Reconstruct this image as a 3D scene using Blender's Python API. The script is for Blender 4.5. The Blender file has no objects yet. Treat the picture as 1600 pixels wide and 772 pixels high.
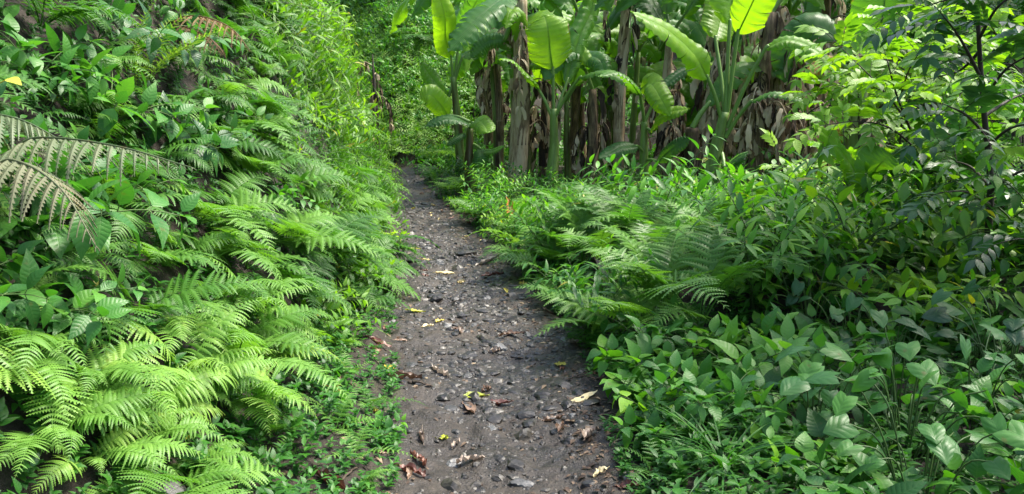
import bpy, math, random
import numpy as np
from mathutils import Vector, Matrix, Euler
R = random.Random(7)
rad = math.radians
V = Vector
SC = bpy.context.scene
COL = SC.collection
UP = V((0, 0, 1))

# ------------------------------------------------------------------ camera
PITCH, FPX, CAMZ = rad(10.8), 1232.0, 1.55
CAM = V((0, 0, CAMZ))
FWD = V((0, math.cos(PITCH), -math.sin(PITCH)))
CUP = V((0, math.sin(PITCH), math.cos(PITCH)))
cd = bpy.data.cameras.new('camera'); co = bpy.data.objects.new('camera', cd); COL.objects.link(co)
co.location = CAM; co.rotation_euler = (math.pi/2 - PITCH, 0, 0)
cd.sensor_width = 36; cd.lens = 36*FPX/1600; cd.clip_start = .05; cd.clip_end = 2000
SC.camera = co

def proj(p):
    d = V(p) - CAM; z = d.dot(FWD)
    if z < .05: return (-9999, -9999, z)
    return (800 + FPX*d.x/z, 386 - FPX*d.dot(CUP)/z, z)
def at(px, py, Y):
    d = V((1, 0, 0))*((px-800)/FPX) + CUP*((386-py)/FPX) + FWD
    return CAM + d*(Y/d.y)

# ------------------------------------------------------------------ noise / terrain
def vnoise(x, y, seed=0):
    x = np.asarray(x, float); y = np.asarray(y, float)
    xi = np.floor(x).astype(np.int64); yi = np.floor(y).astype(np.int64)
    fx = x-xi; fy = y-yi
    fx = fx*fx*(3-2*fx); fy = fy*fy*(3-2*fy)
    def h(a, b):
        n = (a*374761393 + b*668265263 + seed*1442695041) & 0xffffffff
        n = ((n ^ (n >> 13))*1274126177) & 0xffffffff
        n = n ^ (n >> 16)
        return (n & 0xffff)/65535.0
    return ((h(xi, yi)*(1-fx)+h(xi+1, yi)*fx)*(1-fy) + (h(xi, yi+1)*(1-fx)+h(xi+1, yi+1)*fx)*fy)*2-1
def fbm(x, y, seed=0, o=4):
    s = 0; a = 1; f = 1
    for i in range(o):
        s = s + a*vnoise(np.asarray(x)*f+i*17.3, np.asarray(y)*f-i*9.1, seed+i); a *= .5; f *= 2.03
    return s
_rows = [(772, 600, 985), (700, 606, 955), (600, 612, 925), (500, 608, 880), (420, 604, 800), (350, 598, 728), (300, 595, 676), (275, 592, 652)]
PY, PL, PR = [-60, 0], [-.46, -.46], [.46, .46]
for py, l, r in _rows:
    a, b = at(l, py, 1), at(r, py, 1)
    d = (a-CAM); t = -CAMZ/d.z
    PY.append(t); PL.append(d.x*t); e = (b-CAM); PR.append(e.x*t)
for y, l, r in ((17.5, -3.2, -2.3), (19, -4.6, -3.3), (22, -8, -6.5), (28, -16, -14.5), (160, -200, -198)):
    PY.append(y); PL.append(l); PR.append(r)
def xl(y): return np.interp(y, PY, PL)
def xr(y): return np.interp(y, PY, PR)
def sst(t): t = np.clip(t, 0, 1); return t*t*(3-2*t)
def HZ(x, y, fine=True):
    x = np.asarray(x, float); y = np.asarray(y, float)
    dl = xl(y)-x; dr = x-xr(y)
    verge = np.interp(y, [0, 4, 6, 8], [.55, .48, .22, .1])
    s = np.maximum(dl-verge, 0)
    sl = np.interp(y, [0, 3, 5, 9, 16, 24], [1.0, 1.15, 1.55, 2.5, 3.2, 1.6])
    b = sl*s**1.06
    b = 13*(1-np.exp(-b/13))
    yb = 18.0 + np.maximum(-2.6-x, 0)*.9 - np.clip(x-9, 0, 6)*.5
    hill = np.maximum(y-yb, 0)*np.interp(x, [-3, 3], [.95, .5]); hill = 14*(1-np.exp(-hill/14))
    side = np.maximum(x-8.5, 0)*.35; side = 10*(1-np.exp(-side/10))
    h = .09*sst(dl/.16) + .07*sst(dr/.3) + b + np.maximum(hill, side)
    off = sst(np.maximum(dl, dr)/.5)
    h = h + .22*sst((dr-.1)/.8)*sst((y-4.6)/1.)*sst((8.4-y)/2.)
    h = h + off*.07*fbm(x*1.1, y*1.1, 3, 3)
    w = np.maximum(xr(y)-xl(y), .1); u = np.clip(dl, -9, 0)/-w
    inp = sst(-np.maximum(dl, dr)/.15)
    h = h - inp*.035*np.sin(np.clip(u, 0, 1)*math.pi)
    if fine:
        h = h + .028*fbm(x*2.2, y*2.2, 11, 3)*(1-off*.5) + .014*fbm(x*8, y*8, 21, 3) + .006*fbm(x*30, y*30, 31, 2)
    return h
_gx0, _gy0, _gs = -22.0, -4.0, .04
_GX, _GY = np.meshgrid(np.arange(_gx0, 24, _gs), np.arange(_gy0, 34, _gs))
_GH = HZ(_GX, _GY).tolist()
def gz(x, y):
    u = (x-_gx0)/_gs; v = (y-_gy0)/_gs; i = int(u); j = int(v)
    if not (0 <= i < len(_GH[0])-1 and 0 <= j < len(_GH)-1 and u >= 0 and v >= 0): return float(HZ(x, y))
    a = u-i; b = v-j; p, q = _GH[j], _GH[j+1]
    return (p[i]*(1-a)+p[i+1]*a)*(1-b)+(q[i]*(1-a)+q[i+1]*a)*b
def gnd(px, py):
    d = V((1, 0, 0))*((px-800)/FPX) + CUP*((386-py)/FPX) + FWD
    t = 1.0
    while t < 60:
        p = CAM+d*t
        if p.z < gz(p.x, p.y): break
        t += .03
    return p
def gnorm(x, y, e=.06):
    e = max(e, .12)
    return V((gz(x-e, y)-gz(x+e, y), gz(x, y-e)-gz(x, y+e), 2*e)).normalized()

# ------------------------------------------------------------------ mesh builder
class MB:
    def __init__(s): s.v = []; s.f = []; s.uv = []; s.r = []
    def n(s): return len(s.v)
    def add(s, vs, fs, uvs, r=.5):
        o = len(s.v); s.v.extend(vs); s.uv.extend(uvs); s.r.extend([r]*len(vs))
        s.f.extend([tuple(i+o for i in f) for f in fs])
    def mesh(s, name, mat, smooth=True):
        return mk_mesh(name, mat, np.array([tuple(v) for v in s.v], float), s.f, np.array(s.uv, float), np.array(s.r, float), smooth)
    def arr(s):
        tot = np.array([len(f) for f in s.f]); idx = np.array([i for f in s.f for i in f])
        return (np.array([tuple(v) for v in s.v], float), tot, idx, np.array(s.uv, float), np.array(s.r, float))
def mk_raw(name, mat, vs, tot, idx, uv, r, smooth=True):
    me = bpy.data.meshes.new(name)
    me.vertices.add(len(vs)); me.vertices.foreach_set('co', np.asarray(vs, np.float32).ravel())
    me.loops.add(len(idx)); me.loops.foreach_set('vertex_index', np.asarray(idx, np.int32))
    st = np.concatenate(([0], np.cumsum(tot)[:-1])).astype(np.int32)
    me.polygons.add(len(tot)); me.polygons.foreach_set('loop_start', st); me.polygons.foreach_set('loop_total', np.asarray(tot, np.int32))
    me.polygons.foreach_set('use_smooth', np.full(len(tot), smooth))
    if uv is not None:
        l = me.uv_layers.new(name='UVMap'); l.data.foreach_set('uv', np.asarray(uv, np.float32)[idx].ravel())
    if r is not None:
        a = me.attributes.new('rnd', 'FLOAT', 'POINT'); a.data.foreach_set('value', np.asarray(r, np.float32))
    me.update(calc_edges=True); me.materials.append(mat)
    return me
def mk_mesh(name, mat, vs, fs, uv, r, smooth=True):
    return mk_raw(name, mat, vs, np.array([len(f) for f in fs]), np.array([i for f in fs for i in f]), uv, r, smooth)
def merged(name, mat, tmpl, mats, seed=1, smooth=True):
    """many small copies of a few templates as ONE mesh (uncountable cover)"""
    rg = np.random.RandomState(seed); A = [t.arr() for t in tmpl]
    vs = []; tt = []; ii = []; uu = []; rr = []; o = 0
    for k, m in enumerate(mats):
        a = A[rg.randint(len(A))]; M = np.array(m)
        vs.append(a[0]@M[:3, :3].T + M[:3, 3]); tt.append(a[1]); ii.append(a[2]+o); uu.append(a[3])
        rr.append(np.clip(a[4]*.5+rg.rand()*.5, 0, 1)); o += len(a[0])
    if name.endswith('gravel'): smooth = False
    return mk_raw(name, mat, np.concatenate(vs), np.concatenate(tt), np.concatenate(ii), np.concatenate(uu), np.concatenate(rr), smooth)

def frame(d, up):
    d = d.normalized(); s = d.cross(up)
    if s.length < 1e-4: s = d.cross(V((1, .13, .2)))
    s.normalize(); return d, s, s.cross(d)
def tube(mb, pts, rs, n=6, r=.5, cap=True):
    vs = []; uv = []; fs = []; m = len(pts); L = 0; ref = UP
    for i, p in enumerate(pts):
        t = (pts[min(i+1, m-1)]-pts[max(i-1, 0)])
        if i: L += (p-pts[i-1]).length
        if abs(t.normalized().dot(ref)) > .95: ref = V((1, .2, 0))
        _, s, u = frame(t, ref); ref = u
        for k in range(n):
            a = 2*math.pi*k/n; vs.append(p+(s*math.cos(a)+u*math.sin(a))*rs[i]); uv.append((k/n, L))
    for i in range(m-1):
        for k in range(n):
            a = i*n+k; b = i*n+(k+1) % n; fs.append((a, b, b+n, a+n))
    if cap: fs.append(tuple(range((m-1)*n, m*n)))
    mb.add(vs, fs, uv, r)
PROF = {
 'ovate': lambda t: math.sin(math.pi*min(1, t**.62))**.85*(1-.25*t) if t < 1 else 0,
 'lance': lambda t: math.sin(math.pi*min(1, t**.75)) if t < 1 else 0,
 'acum': lambda t: (math.sin(math.pi*min(1, t**.7))**1.1) if t < 1 else 0,
 'heart': lambda t: (.55+.6*math.sin(math.pi*min(1, (t+.12)**.75)) if t < .5 else 1.12*math.cos((t-.32)/.68*math.pi/2)**.8) if t < 1 else 0,
 'strap': lambda t: min(1, .45+t*3)*max(0, 1-t**3.5),
 'obov': lambda t: math.sin(math.pi*min(1, t**1.15))**.9 if t < 1 else 0,
}
def leaf(mb, p, d, up, L, W, prof='ovate', ns=6, fold=.18, droop=.25, r=.5, wav=0., twist=0., back=0.):
    d, s, n = frame(d, up); pf = PROF[prof]; vs = []; uv = []; fs = []
    for i in range(ns+1):
        t = i/ns; tt = t
        c = p + d*(L*t*(1-.12*droop*t)) - n*(droop*L*t*t*.8)
        a = twist*t; s2 = s*math.cos(a)+n*math.sin(a); n2 = n*math.cos(a)-s*math.sin(a)
        w = max(W*.5*pf(tt), W*.012); q = wav*W*math.sin(t*9+r*20)
        bk = d*(-L*back*math.exp(-t*7))
        vs += [c-s2*w+n2*(fold*w+q)+bk, c, c+s2*w+n2*(fold*w-q)+bk]; uv += [(0, t), (.5, t), (1, t)]
    for i in range(ns):
        a = i*3; fs += [(a, a+1, a+4, a+3), (a+1, a+2, a+5, a+4)]
    mb.add(vs, fs, uv, r)
def heart_leaf(mb, p, d, up, L, W, r, rr):
    d, s, n = frame(d, up); rows = []; ns = 10; cols = (-1, -.6, -.25, 0, .25, .6, 1); vs = []; uv = []; fs = []; tw = rr.uniform(-.4, .4); dp = rr.uniform(.15, .55); cu = rr.uniform(.1, .35)
    for i in range(ns+1):
        t = i/ns; w = W*.5*(math.sin(math.pi*(.2+.8*t)**.8)**.8*(1.05-.25*t)) if t < 1 else .0005
        for k in cols:
            back = -L*.2*math.exp(-t*5)*abs(k)**.7*(1-t); a = tw*t*k
            z = -dp*L*t*t*.6 + cu*w*abs(k)*(1-.9*abs(k)) - .12*w*abs(k)**2 + .05*w*math.sin(6*t+k*3+r*9) + a*w*.6
            vs.append(p+d*(L*t*(1-.1*dp)+back)+s*(w*k)+n*z); uv.append((.5+k/2, t))
    m = len(cols)
    for i in range(ns):
        for k in range(m-1): x = i*m+k; fs.append((x, x+1, x+m+1, x+m))
    mb.add(vs, fs, uv, r)
def catmull(P, n):
    out = []; Q = [P[0]*2-P[1]]+list(P)+[P[-1]*2-P[-2]]
    for i in range(1, len(Q)-2):
        for k in range(n):
            t = k/n; a, b, c, d = Q[i-1:i+3]
            out.append(.5*((2*b)+(c-a)*t+(2*a-5*b+4*c-d)*t*t+(3*b-a-3*c+d)*t**3))
    out.append(P[-1].copy()); return out

# ------------------------------------------------------------------ materials
def N(nt, t, **kw):
    n = nt.nodes.new(t)
    for k, v in kw.items():
        if k.startswith('i_'): n.inputs[k[2:].replace('_', ' ')].default_value = v
        else: setattr(n, k, v)
    return n
def newmat(name):
    m = bpy.data.materials.new(name); m.use_nodes = True; m.node_tree.nodes.clear(); return m, m.node_tree
def ramp(nt, fac, stops):
    c = N(nt, 'ShaderNodeValToRGB'); e = c.color_ramp.elements
    while len(e) < len(stops): e.new(.5)
    for i, (p, col) in enumerate(stops): e[i].position = p; e[i].color = (*col, 1)
    nt.links.new(fac, c.inputs[0]); return c.outputs[0]
def math_(nt, op, a, b=None, clamp=False):
    n = N(nt, 'ShaderNodeMath', operation=op); n.use_clamp = clamp
    for i, x in enumerate((a, b)):
        if x is None: continue
        if isinstance(x, (int, float)): n.inputs[i].default_value = x
        else: nt.links.new(x, n.inputs[i])
    return n.outputs[0]
def mixc(nt, fac, a, b, bt='MIX'):
    n = N(nt, 'ShaderNodeMix', data_type='RGBA', blend_type=bt)
    for i, x in ((0, fac), (6, a), (7, b)):
        if isinstance(x, (int, float)): n.inputs[i].default_value = x
        elif isinstance(x, tuple): n.inputs[i].default_value = (*x, 1)
        else: nt.links.new(x, n.inputs[i])
    return n.outputs[2]
def leafmat(name, stops, rough=.4, trans=.4, tcol=(1.5, 1.7, .55), veins=0, vein_c=(.2, .32, .1), vein_f=.25, bump=.15, slant=.8, rk=.5, spots=.0, spec=.5, mid=.06, edge=0., yel=.012):
    m, nt = newmat(name); L = nt.links.new
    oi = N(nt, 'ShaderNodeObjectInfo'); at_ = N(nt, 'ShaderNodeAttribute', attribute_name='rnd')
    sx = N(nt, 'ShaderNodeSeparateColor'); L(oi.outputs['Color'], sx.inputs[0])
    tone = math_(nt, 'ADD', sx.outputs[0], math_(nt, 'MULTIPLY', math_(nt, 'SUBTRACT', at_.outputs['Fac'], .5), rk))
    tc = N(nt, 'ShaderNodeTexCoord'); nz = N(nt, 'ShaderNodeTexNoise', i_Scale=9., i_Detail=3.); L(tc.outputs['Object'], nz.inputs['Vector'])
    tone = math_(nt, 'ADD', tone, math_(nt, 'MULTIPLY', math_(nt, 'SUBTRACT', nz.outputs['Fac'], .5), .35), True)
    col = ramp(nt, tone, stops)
    uvn = N(nt, 'ShaderNodeUVMap'); su = N(nt, 'ShaderNodeSeparateXYZ'); L(uvn.outputs[0], su.inputs[0])
    au = math_(nt, 'MULTIPLY', math_(nt, 'ABSOLUTE', math_(nt, 'SUBTRACT', su.outputs[0], .5)), 2.)
    rib = math_(nt, 'SUBTRACT', 1., math_(nt, 'DIVIDE', au, mid), True)
    vh = rib
    if veins:
        ph = math_(nt, 'SUBTRACT', math_(nt, 'MULTIPLY', su.outputs[1], float(veins)), math_(nt, 'MULTIPLY', au, slant*veins*.18))
        sn = math_(nt, 'ABSOLUTE', math_(nt, 'SINE', math_(nt, 'MULTIPLY', ph, math.pi)))
        lat = math_(nt, 'SUBTRACT', 1., math_(nt, 'MULTIPLY', sn, 3.2), True)
        vh = math_(nt, 'MAXIMUM', rib, math_(nt, 'MULTIPLY', lat, .7))
        hgt = math_(nt, 'SUBTRACT', sn, math_(nt, 'MULTIPLY', rib, .8))
    else: hgt = math_(nt, 'MULTIPLY', rib, -1.)
    col = mixc(nt, math_(nt, 'MULTIPLY', vh, vein_f), col, vein_c)
    if yel:
        yf = math_(nt, 'MULTIPLY', math_(nt, 'GREATER_THAN', at_.outputs['Fac'], 1-yel), .8)
        col = mixc(nt, yf, col, (.34, .3, .035))
    if edge:
        n3 = N(nt, 'ShaderNodeTexNoise', i_Scale=5., i_Detail=4.); L(tc.outputs['Object'], n3.inputs['Vector'])
        ef = math_(nt, 'MULTIPLY', math_(nt, 'SUBTRACT', math_(nt, 'ADD', au, math_(nt, 'MULTIPLY', n3.outputs['Fac'], .42)), 1.2), 14., True)
        col = mixc(nt, math_(nt, 'MULTIPLY', ef, edge), col, (.13, .085, .035))
    if spots:
        n2 = N(nt, 'ShaderNodeTexNoise', i_Scale=28., i_Detail=4.); L(tc.outputs['Object'], n2.inputs['Vector'])
        sp = math_(nt, 'MULTIPLY', math_(nt, 'SUBTRACT', n2.outputs['Fac'], .63), 9., True)
        col = mixc(nt, math_(nt, 'MULTIPLY', sp, spots), col, (.13, .08, .02))
    bp = N(nt, 'ShaderNodeBump', i_Strength=bump, i_Distance=.01); L(hgt, bp.inputs['Height'])
    pb = N(nt, 'ShaderNodeBsdfPrincipled'); L(col, pb.inputs['Base Color']); L(bp.outputs[0], pb.inputs['Normal'])
    rg = math_(nt, 'ADD', math_(nt, 'MULTIPLY', nz.outputs['Fac'], .3), rough-.15); L(rg, pb.inputs['Roughness'])
    pb.inputs['Specular IOR Level'].default_value = spec
    tb = N(nt, 'ShaderNodeBsdfTranslucent'); L(mixc(nt, math_(nt, 'MULTIPLY', vh, min(.6, vein_f*2.2)), mixc(nt, 1., col, tcol, 'MULTIPLY'), tuple(c*.45 for c in stops[1][1])), tb.inputs[0])
    mx = N(nt, 'ShaderNodeMixShader'); mx.inputs[0].default_value = trans; L(pb.outputs[0], mx.inputs[1]); L(tb.outputs[0], mx.inputs[2])
    o = N(nt, 'ShaderNodeOutputMaterial'); L(mx.outputs[0], o.inputs[0]); return m
def drymat(name, stops, scale=(6, 6, 6), rough=.7, trans=0., bump=.4, det=6., rk=.5, spec=.3):
    m, nt = newmat(name); L = nt.links.new
    tc = N(nt, 'ShaderNodeTexCoord'); mp = N(nt, 'ShaderNodeMapping'); mp.inputs['Scale'].default_value = scale; L(tc.outputs['Object'], mp.inputs[0])
    nz = N(nt, 'ShaderNodeTexNoise', i_Scale=1., i_Detail=det, i_Roughness=.65); L(mp.outputs[0], nz.inputs['Vector'])
    oi = N(nt, 'ShaderNodeObjectInfo'); at_ = N(nt, 'ShaderNodeAttribute', attribute_name='rnd')
    t = math_(nt, 'ADD', math_(nt, 'MULTIPLY', math_(nt, 'SUBTRACT', at_.outputs['Fac'], .5), rk), math_(nt, 'ADD', nz.outputs['Fac'], math_(nt, 'MULTIPLY', math_(nt, 'SUBTRACT', oi.outputs['Random'], .5), .35)), True)
    col = ramp(nt, t, stops)
    bp = N(nt, 'ShaderNodeBump', i_Strength=bump, i_Distance=.02); L(nz.outputs['Fac'], bp.inputs['Height'])
    pb = N(nt, 'ShaderNodeBsdfPrincipled', i_Roughness=rough); L(col, pb.inputs['Base Color']); L(bp.outputs[0], pb.inputs['Normal']); pb.inputs['Specular IOR Level'].default_value = spec
    out = pb.outputs[0]
    if trans:
        tb = N(nt, 'ShaderNodeBsdfTranslucent'); L(col, tb.inputs[0]); mx = N(nt, 'ShaderNodeMixShader'); mx.inputs[0].default_value = trans
        L(out, mx.inputs[1]); L(tb.outputs[0], mx.inputs[2]); out = mx.outputs[0]
    o = N(nt, 'ShaderNodeOutputMaterial'); L(out, o.inputs[0]); return m

G_D, G_M, G_L = (.016, .055, .02), (.04, .125, .026), (.115, .25, .05)
M = {}
M['fern'] = leafmat('fern_green', [(0, (.018, .07, .018)), (.45, (.062, .175, .018)), (.8, (.165, .325, .05)), (1, (.26, .39, .06))], .48, .38, rk=.3, spec=.4, spots=.35)
M['fern_grey'] = leafmat('fern_grey', [(0, (.06, .11, .035)), (.5, (.125, .16, .07)), (1, (.23, .2, .12))], .55, .3, tcol=(1.2, 1.2, .8), spots=.5)
M['fern_dead'] = leafmat('fern_dead', [(0, (.08, .045, .02)), (.5, (.2, .12, .05)), (1, (.38, .27, .1))], .7, .3, tcol=(1.2, 1, .7))
M['herb'] = leafmat('herb_leaf', [(0, (.012, .058, .016)), (.45, (.036, .145, .014)), (.8, (.095, .27, .02)), (1, (.2, .4, .025))], .44, .38, veins=8, vein_f=.14, bump=.1, spots=.45, spec=.36)
M['vein'] = leafmat('veined_leaf', [(0, (.02, .075, .025)), (.5, (.05, .18, .025)), (1, (.13, .31, .04))], .42, .36, veins=8, vein_c=(.2, .38, .09), vein_f=.3, bump=.14, spec=.38, spots=.4, yel=0)
M['heart'] = leafmat('heart_leaf', [(0, (.014, .06, .022)), (.5, (.034, .135, .022)), (1, (.085, .24, .035))], .46, .36, veins=4, vein_c=(.12, .28, .08), vein_f=.22, bump=.12, slant=-2.2, spec=.42, spots=.5, yel=0, edge=.3)
M['glossy'] = leafmat('glossy_leaf', [(0, (.012, .045, .018)), (.5, (.026, .1, .02)), (1, (.065, .18, .025))], .36, .3, veins=5, vein_f=.12, bump=.08, slant=1.6, spec=.5)
M['lime'] = leafmat('lime_leaf', [(0, (.045, .15, .015)), (.5, (.105, .25, .018)), (1, (.235, .4, .025))], .46, .44, tcol=(1.5, 1.6, .4), veins=7, spec=.4)
M['banana'] = leafmat('banana_leaf', [(0, (.025, .085, .03)), (.45, (.06, .17, .03)), (.8, (.13, .28, .02)), (1, (.2, .36, .02))], .38, .5, tcol=(1.8, 1.9, .35), veins=70, vein_c=(.2, .33, .08), vein_f=.12, bump=.25, slant=.15, rk=.2, spec=.42, mid=.07, edge=.85, yel=0, spots=.3)
M['banana_y'] = leafmat('banana_yellowed', [(0, (.2, .14, .02)), (.5, (.38, .24, .03)), (1, (.5, .33, .05))], .5, .4, tcol=(1.3, 1.1, .5), veins=50, spots=.6)
M['petiole'] = drymat('petiole_green', [(0, (.07, .14, .03)), (.6, (.13, .22, .05)), (1, (.25, .33, .12))], (14, 14, 3), .4, 0, .2)
M['stem'] = drymat('stem_green', [(0, (.03, .07, .018)), (1, (.09, .15, .035))], (8, 8, 3), .5)
M['stemdark'] = drymat('stem_dark', [(0, (.012, .01, .008)), (1, (.05, .04, .028))], (20, 20, 6), .7)
M['pseudo'] = drymat('banana_stem_green', [(.25, (.05, .035, .018)), (.42, (.09, .13, .03)), (.6, (.13, .21, .05)), (.8, (.2, .24, .08))], (9, 9, 1.6), .42, 0, .3, rk=.2)
M['pseudodry'] = drymat('banana_stem_dry', [(.25, (.025, .017, .011)), (.43, (.1, .068, .04)), (.58, (.22, .16, .09)), (.76, (.38, .31, .2))], (18, 18, 3.5), .8, 0, .9, rk=.6)
M['deadleaf'] = drymat('banana_leaf_dead', [(.2, (.035, .024, .018)), (.38, (.15, .1, .06)), (.5, (.34, .255, .165)), (.7, (.52, .43, .31))], (7, 7, 2.2), .7, .25, .5, rk=.8)
M['bark'] = drymat('bark_dark', [(.3, (.015, .012, .009)), (.55, (.05, .037, .026)), (.75, (.12, .1, .075))], (16, 16, 4), .8, 0, .9)
M['stone'] = drymat('stone_grey', [(.25, (.02, .0195, .019)), (.5, (.055, .053, .051)), (.75, (.13, .127, .123))], (14, 14, 14), .5, 0, .6, rk=.5, spec=.5)
M['gravel'] = drymat('gravel_grey', [(.15, (.01, .008, .006)), (.5, (.036, .0305, .024)), (.88, (.13, .116, .097))], (25, 25, 25), .45, 0, .3, rk=1.0, spec=.5)
M['litter'] = drymat('leaf_litter_brown', [(.1, (.018, .011, .007)), (.45, (.065, .04, .025)), (.75, (.16, .11, .07)), (1, (.3, .23, .14))], (30, 30, 30), .6, .1, .2, rk=1.1)
M['twig'] = drymat('twig_brown', [(.2, (.025, .017, .012)), (.8, (.11, .08, .055))], (40, 40, 40), .7)
M['petal'] = drymat('petal_pale', [(0, (.6, .62, .75)), (1, (.8, .8, .85))], (20, 20, 20), .5, .3)
def fallen(name, a, b, c): return drymat(name, [(.2, a), (.5, b), (.8, c)], (22, 22, 22), .42, .15, .3, rk=.1, spec=.5)
M['fl_yellow'] = fallen('leaf_yellow', (.3, .25, .03), (.5, .42, .06), (.6, .5, .1))
M['fl_ygreen'] = fallen('leaf_yellow_green', (.2, .26, .02), (.4, .42, .03), (.5, .48, .05))
M['fl_pale'] = fallen('leaf_cream', (.42, .33, .13), (.62, .5, .24), (.7, .6, .35))
M['fl_red'] = fallen('leaf_russet', (.06, .018, .013), (.14, .05, .032), (.22, .1, .065))
M['fl_brown'] = fallen('leaf_brown', (.07, .035, .02), (.17, .1, .06), (.3, .2, .14))
M['fl_tan'] = fallen('leaf_tan', (.2, .14, .1), (.36, .28, .22), (.5, .42, .34))
M['fl_orange'] = fallen('leaf_orange', (.3, .1, .02), (.5, .24, .03), (.6, .36, .06))

def groundmat(name, path):
    m, nt = newmat(name); L = nt.links.new
    g = N(nt, 'ShaderNodeNewGeometry')
    def nz(s, d=5, r=.6):
        n = N(nt, 'ShaderNodeTexNoise', i_Scale=s, i_Detail=d, i_Roughness=r); L(g.outputs['Position'], n.inputs['Vector']); return n.outputs['Fac']
    a, b, c = nz(1.3), nz(14., 6.), nz(90., 4.)
    t = math_(nt, 'ADD', math_(nt, 'MULTIPLY', a, .35), math_(nt, 'ADD', math_(nt, 'MULTIPLY', b, .4), math_(nt, 'MULTIPLY', c, .3)), True)
    if path: col = ramp(nt, t, [(.3, (.005, .0036, .0024)), (.5, (.019, .0136, .0088)), (.62, (.043, .032, .022)), (.75, (.078, .061, .044))])
    else: col = ramp(nt, t, [(.3, (.008, .006, .004)), (.52, (.022, .016, .01)), (.72, (.05, .037, .025))])
    ms = N(nt, 'ShaderNodeAttribute', attribute_name='moss')
    mf = math_(nt, 'MULTIPLY', math_(nt, 'SUBTRACT', math_(nt, 'ADD', math_(nt, 'MULTIPLY', ms.outputs['Fac'], .6), math_(nt, 'ADD', math_(nt, 'MULTIPLY', b, .7), math_(nt, 'MULTIPLY', c, .4))), .98), 5., True)
    col = mixc(nt, mf, col, ramp(nt, c, [(.35, (.015, .028, .006)), (.65, (.06, .085, .018))]))
    hg = math_(nt, 'ADD', math_(nt, 'MULTIPLY', b, .5), math_(nt, 'MULTIPLY', c, .35))
    bp = N(nt, 'ShaderNodeBump', i_Strength=.8, i_Distance=.03); L(hg, bp.inputs['Height'])
    pb = N(nt, 'ShaderNodeBsdfPrincipled'); L(col, pb.inputs['Base Color']); L(bp.outputs[0], pb.inputs['Normal'])
    ro = ramp(nt, a, [(.4, (.38,)*3), (.62, (.72,)*3)]) if path else None
    if ro: L(ro, pb.inputs['Roughness'])
    else: pb.inputs['Roughness'].default_value = .85
    o = N(nt, 'ShaderNodeOutputMaterial'); L(pb.outputs[0], o.inputs[0]); return m
M['path'] = groundmat('path_mud', True); M['soil'] = groundmat('forest_soil', False)

# ------------------------------------------------------------------ objects, things, labels
THINGS = []
def link(name, me, parent=None, mw=None, tone=None):
    o = bpy.data.objects.new(name, me); COL.objects.link(o)
    if parent is not None: o.parent = parent
    if mw is not None: o.matrix_local = mw
    t = .5 if tone is None else tone
    o.color = (t, t, t, 1); return o
def setting(name, me, kind='structure'):
    o = link(name, me); o['kind'] = kind; return o
def TRS(loc, rot=(0, 0, 0), s=1.):
    if isinstance(rot, (tuple, list)): rot = Euler(rot)
    return Matrix.Translation(loc) @ rot.to_matrix().to_4x4() @ Matrix.Diagonal((s, s, s, 1) if isinstance(s, (int, float)) else (*s, 1))
def thing(name, cat, loc, rot=(0, 0, 0), s=1., parts=None, mesh=None, tone=.5, label=None, group=None, size=.4, noun=None, look=None, tj=.12, up=.3):
    """parts: [(name, mesh, local matrix or None, [sub-parts])]; or one mesh"""
    o = link(name, mesh, None, TRS(loc, rot, s), tone)
    for p in parts or ():
        tn = min(1, max(0, tone+R.uniform(-tj, tj)))
        c = link(p[0], p[1], o, p[2] if len(p) > 2 and p[2] is not None else None, tn)
        for q in (p[3] if len(p) > 3 else ()): link(q[0], q[1], c, q[2] if len(q) > 2 else None, tn)
    o['category'] = cat
    if label: o['label'] = label
    if group: o['group'] = group
    sc = s if isinstance(s, (int, float)) else max(s)
    p = V(loc)+V((0, 0, up*sc))
    THINGS.append(dict(o=o, p=p, size=size*sc, tone=tone, noun=noun, look=look, group=group)); return o
def align(n, yaw):
    """rotation with local z along n"""
    q = UP.rotation_difference(n); return (q.to_matrix() @ Matrix.Rotation(yaw, 3, 'Z')).to_euler()

# ------------------------------------------------------------------ terrain
def build_ground():
    def grow(a, step, end, k):
        out = []; x = a
        while abs(x) < abs(end): step *= k; x += step if end > a else -step; out.append(x)
        return out
    xf = np.arange(-4, 1.61, .02); X = np.array(grow(-4, .04, -150, 1.13)[::-1]+list(xf)+grow(1.6, .03, 150, 1.12))
    Y = np.array(list(np.arange(-10, 2, .3))+list(np.arange(2, 8, .02))+list(np.arange(8, 18, .05))+list(np.arange(18, 27, .08))+grow(26.95, .1, 160, 1.1))
    XX, YY = np.meshgrid(X, Y); Z = HZ(XX, YY)
    vs = np.stack([XX.ravel(), YY.ravel(), Z.ravel()], 1); nx, ny = len(X), len(Y)
    i = np.arange(nx*ny).reshape(ny, nx)
    q = np.stack([i[:-1, :-1], i[:-1, 1:], i[1:, 1:], i[1:, :-1]], -1).reshape(-1, 4)
    dl = (xl(YY)-XX).ravel(); dr = (XX-xr(YY)).ravel(); e = np.maximum(dl, dr)
    jit = .09*fbm(XX.ravel()*3, YY.ravel()*3, 5, 3)
    onp = (e+jit) < .02; onp &= (YY.ravel() < 26)
    moss = np.clip(1-np.abs(dl-.02)/.28, 0, 1)*(.6+.5*vnoise(XX.ravel()*2, YY.ravel()*1.3, 77)) + np.clip(1-np.abs(dr-.1)/.2, 0, 1)*.35
    fp = onp[q].mean(1) > .5
    for nm, sel, mt in (('path', fp, M['path']), ('ground', ~fp, M['soil'])):
        qq = q[sel]; u, inv = np.unique(qq, return_inverse=True)
        me = mk_raw(nm, mt, vs[u], np.full(len(qq), 4), inv.ravel(), None, None)
        a = me.attributes.new('moss', 'FLOAT', 'POINT'); a.data.foreach_set('value', np.clip(moss[u], 0, 1).astype(np.float32))
        setting(nm, me)
build_ground()

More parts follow.
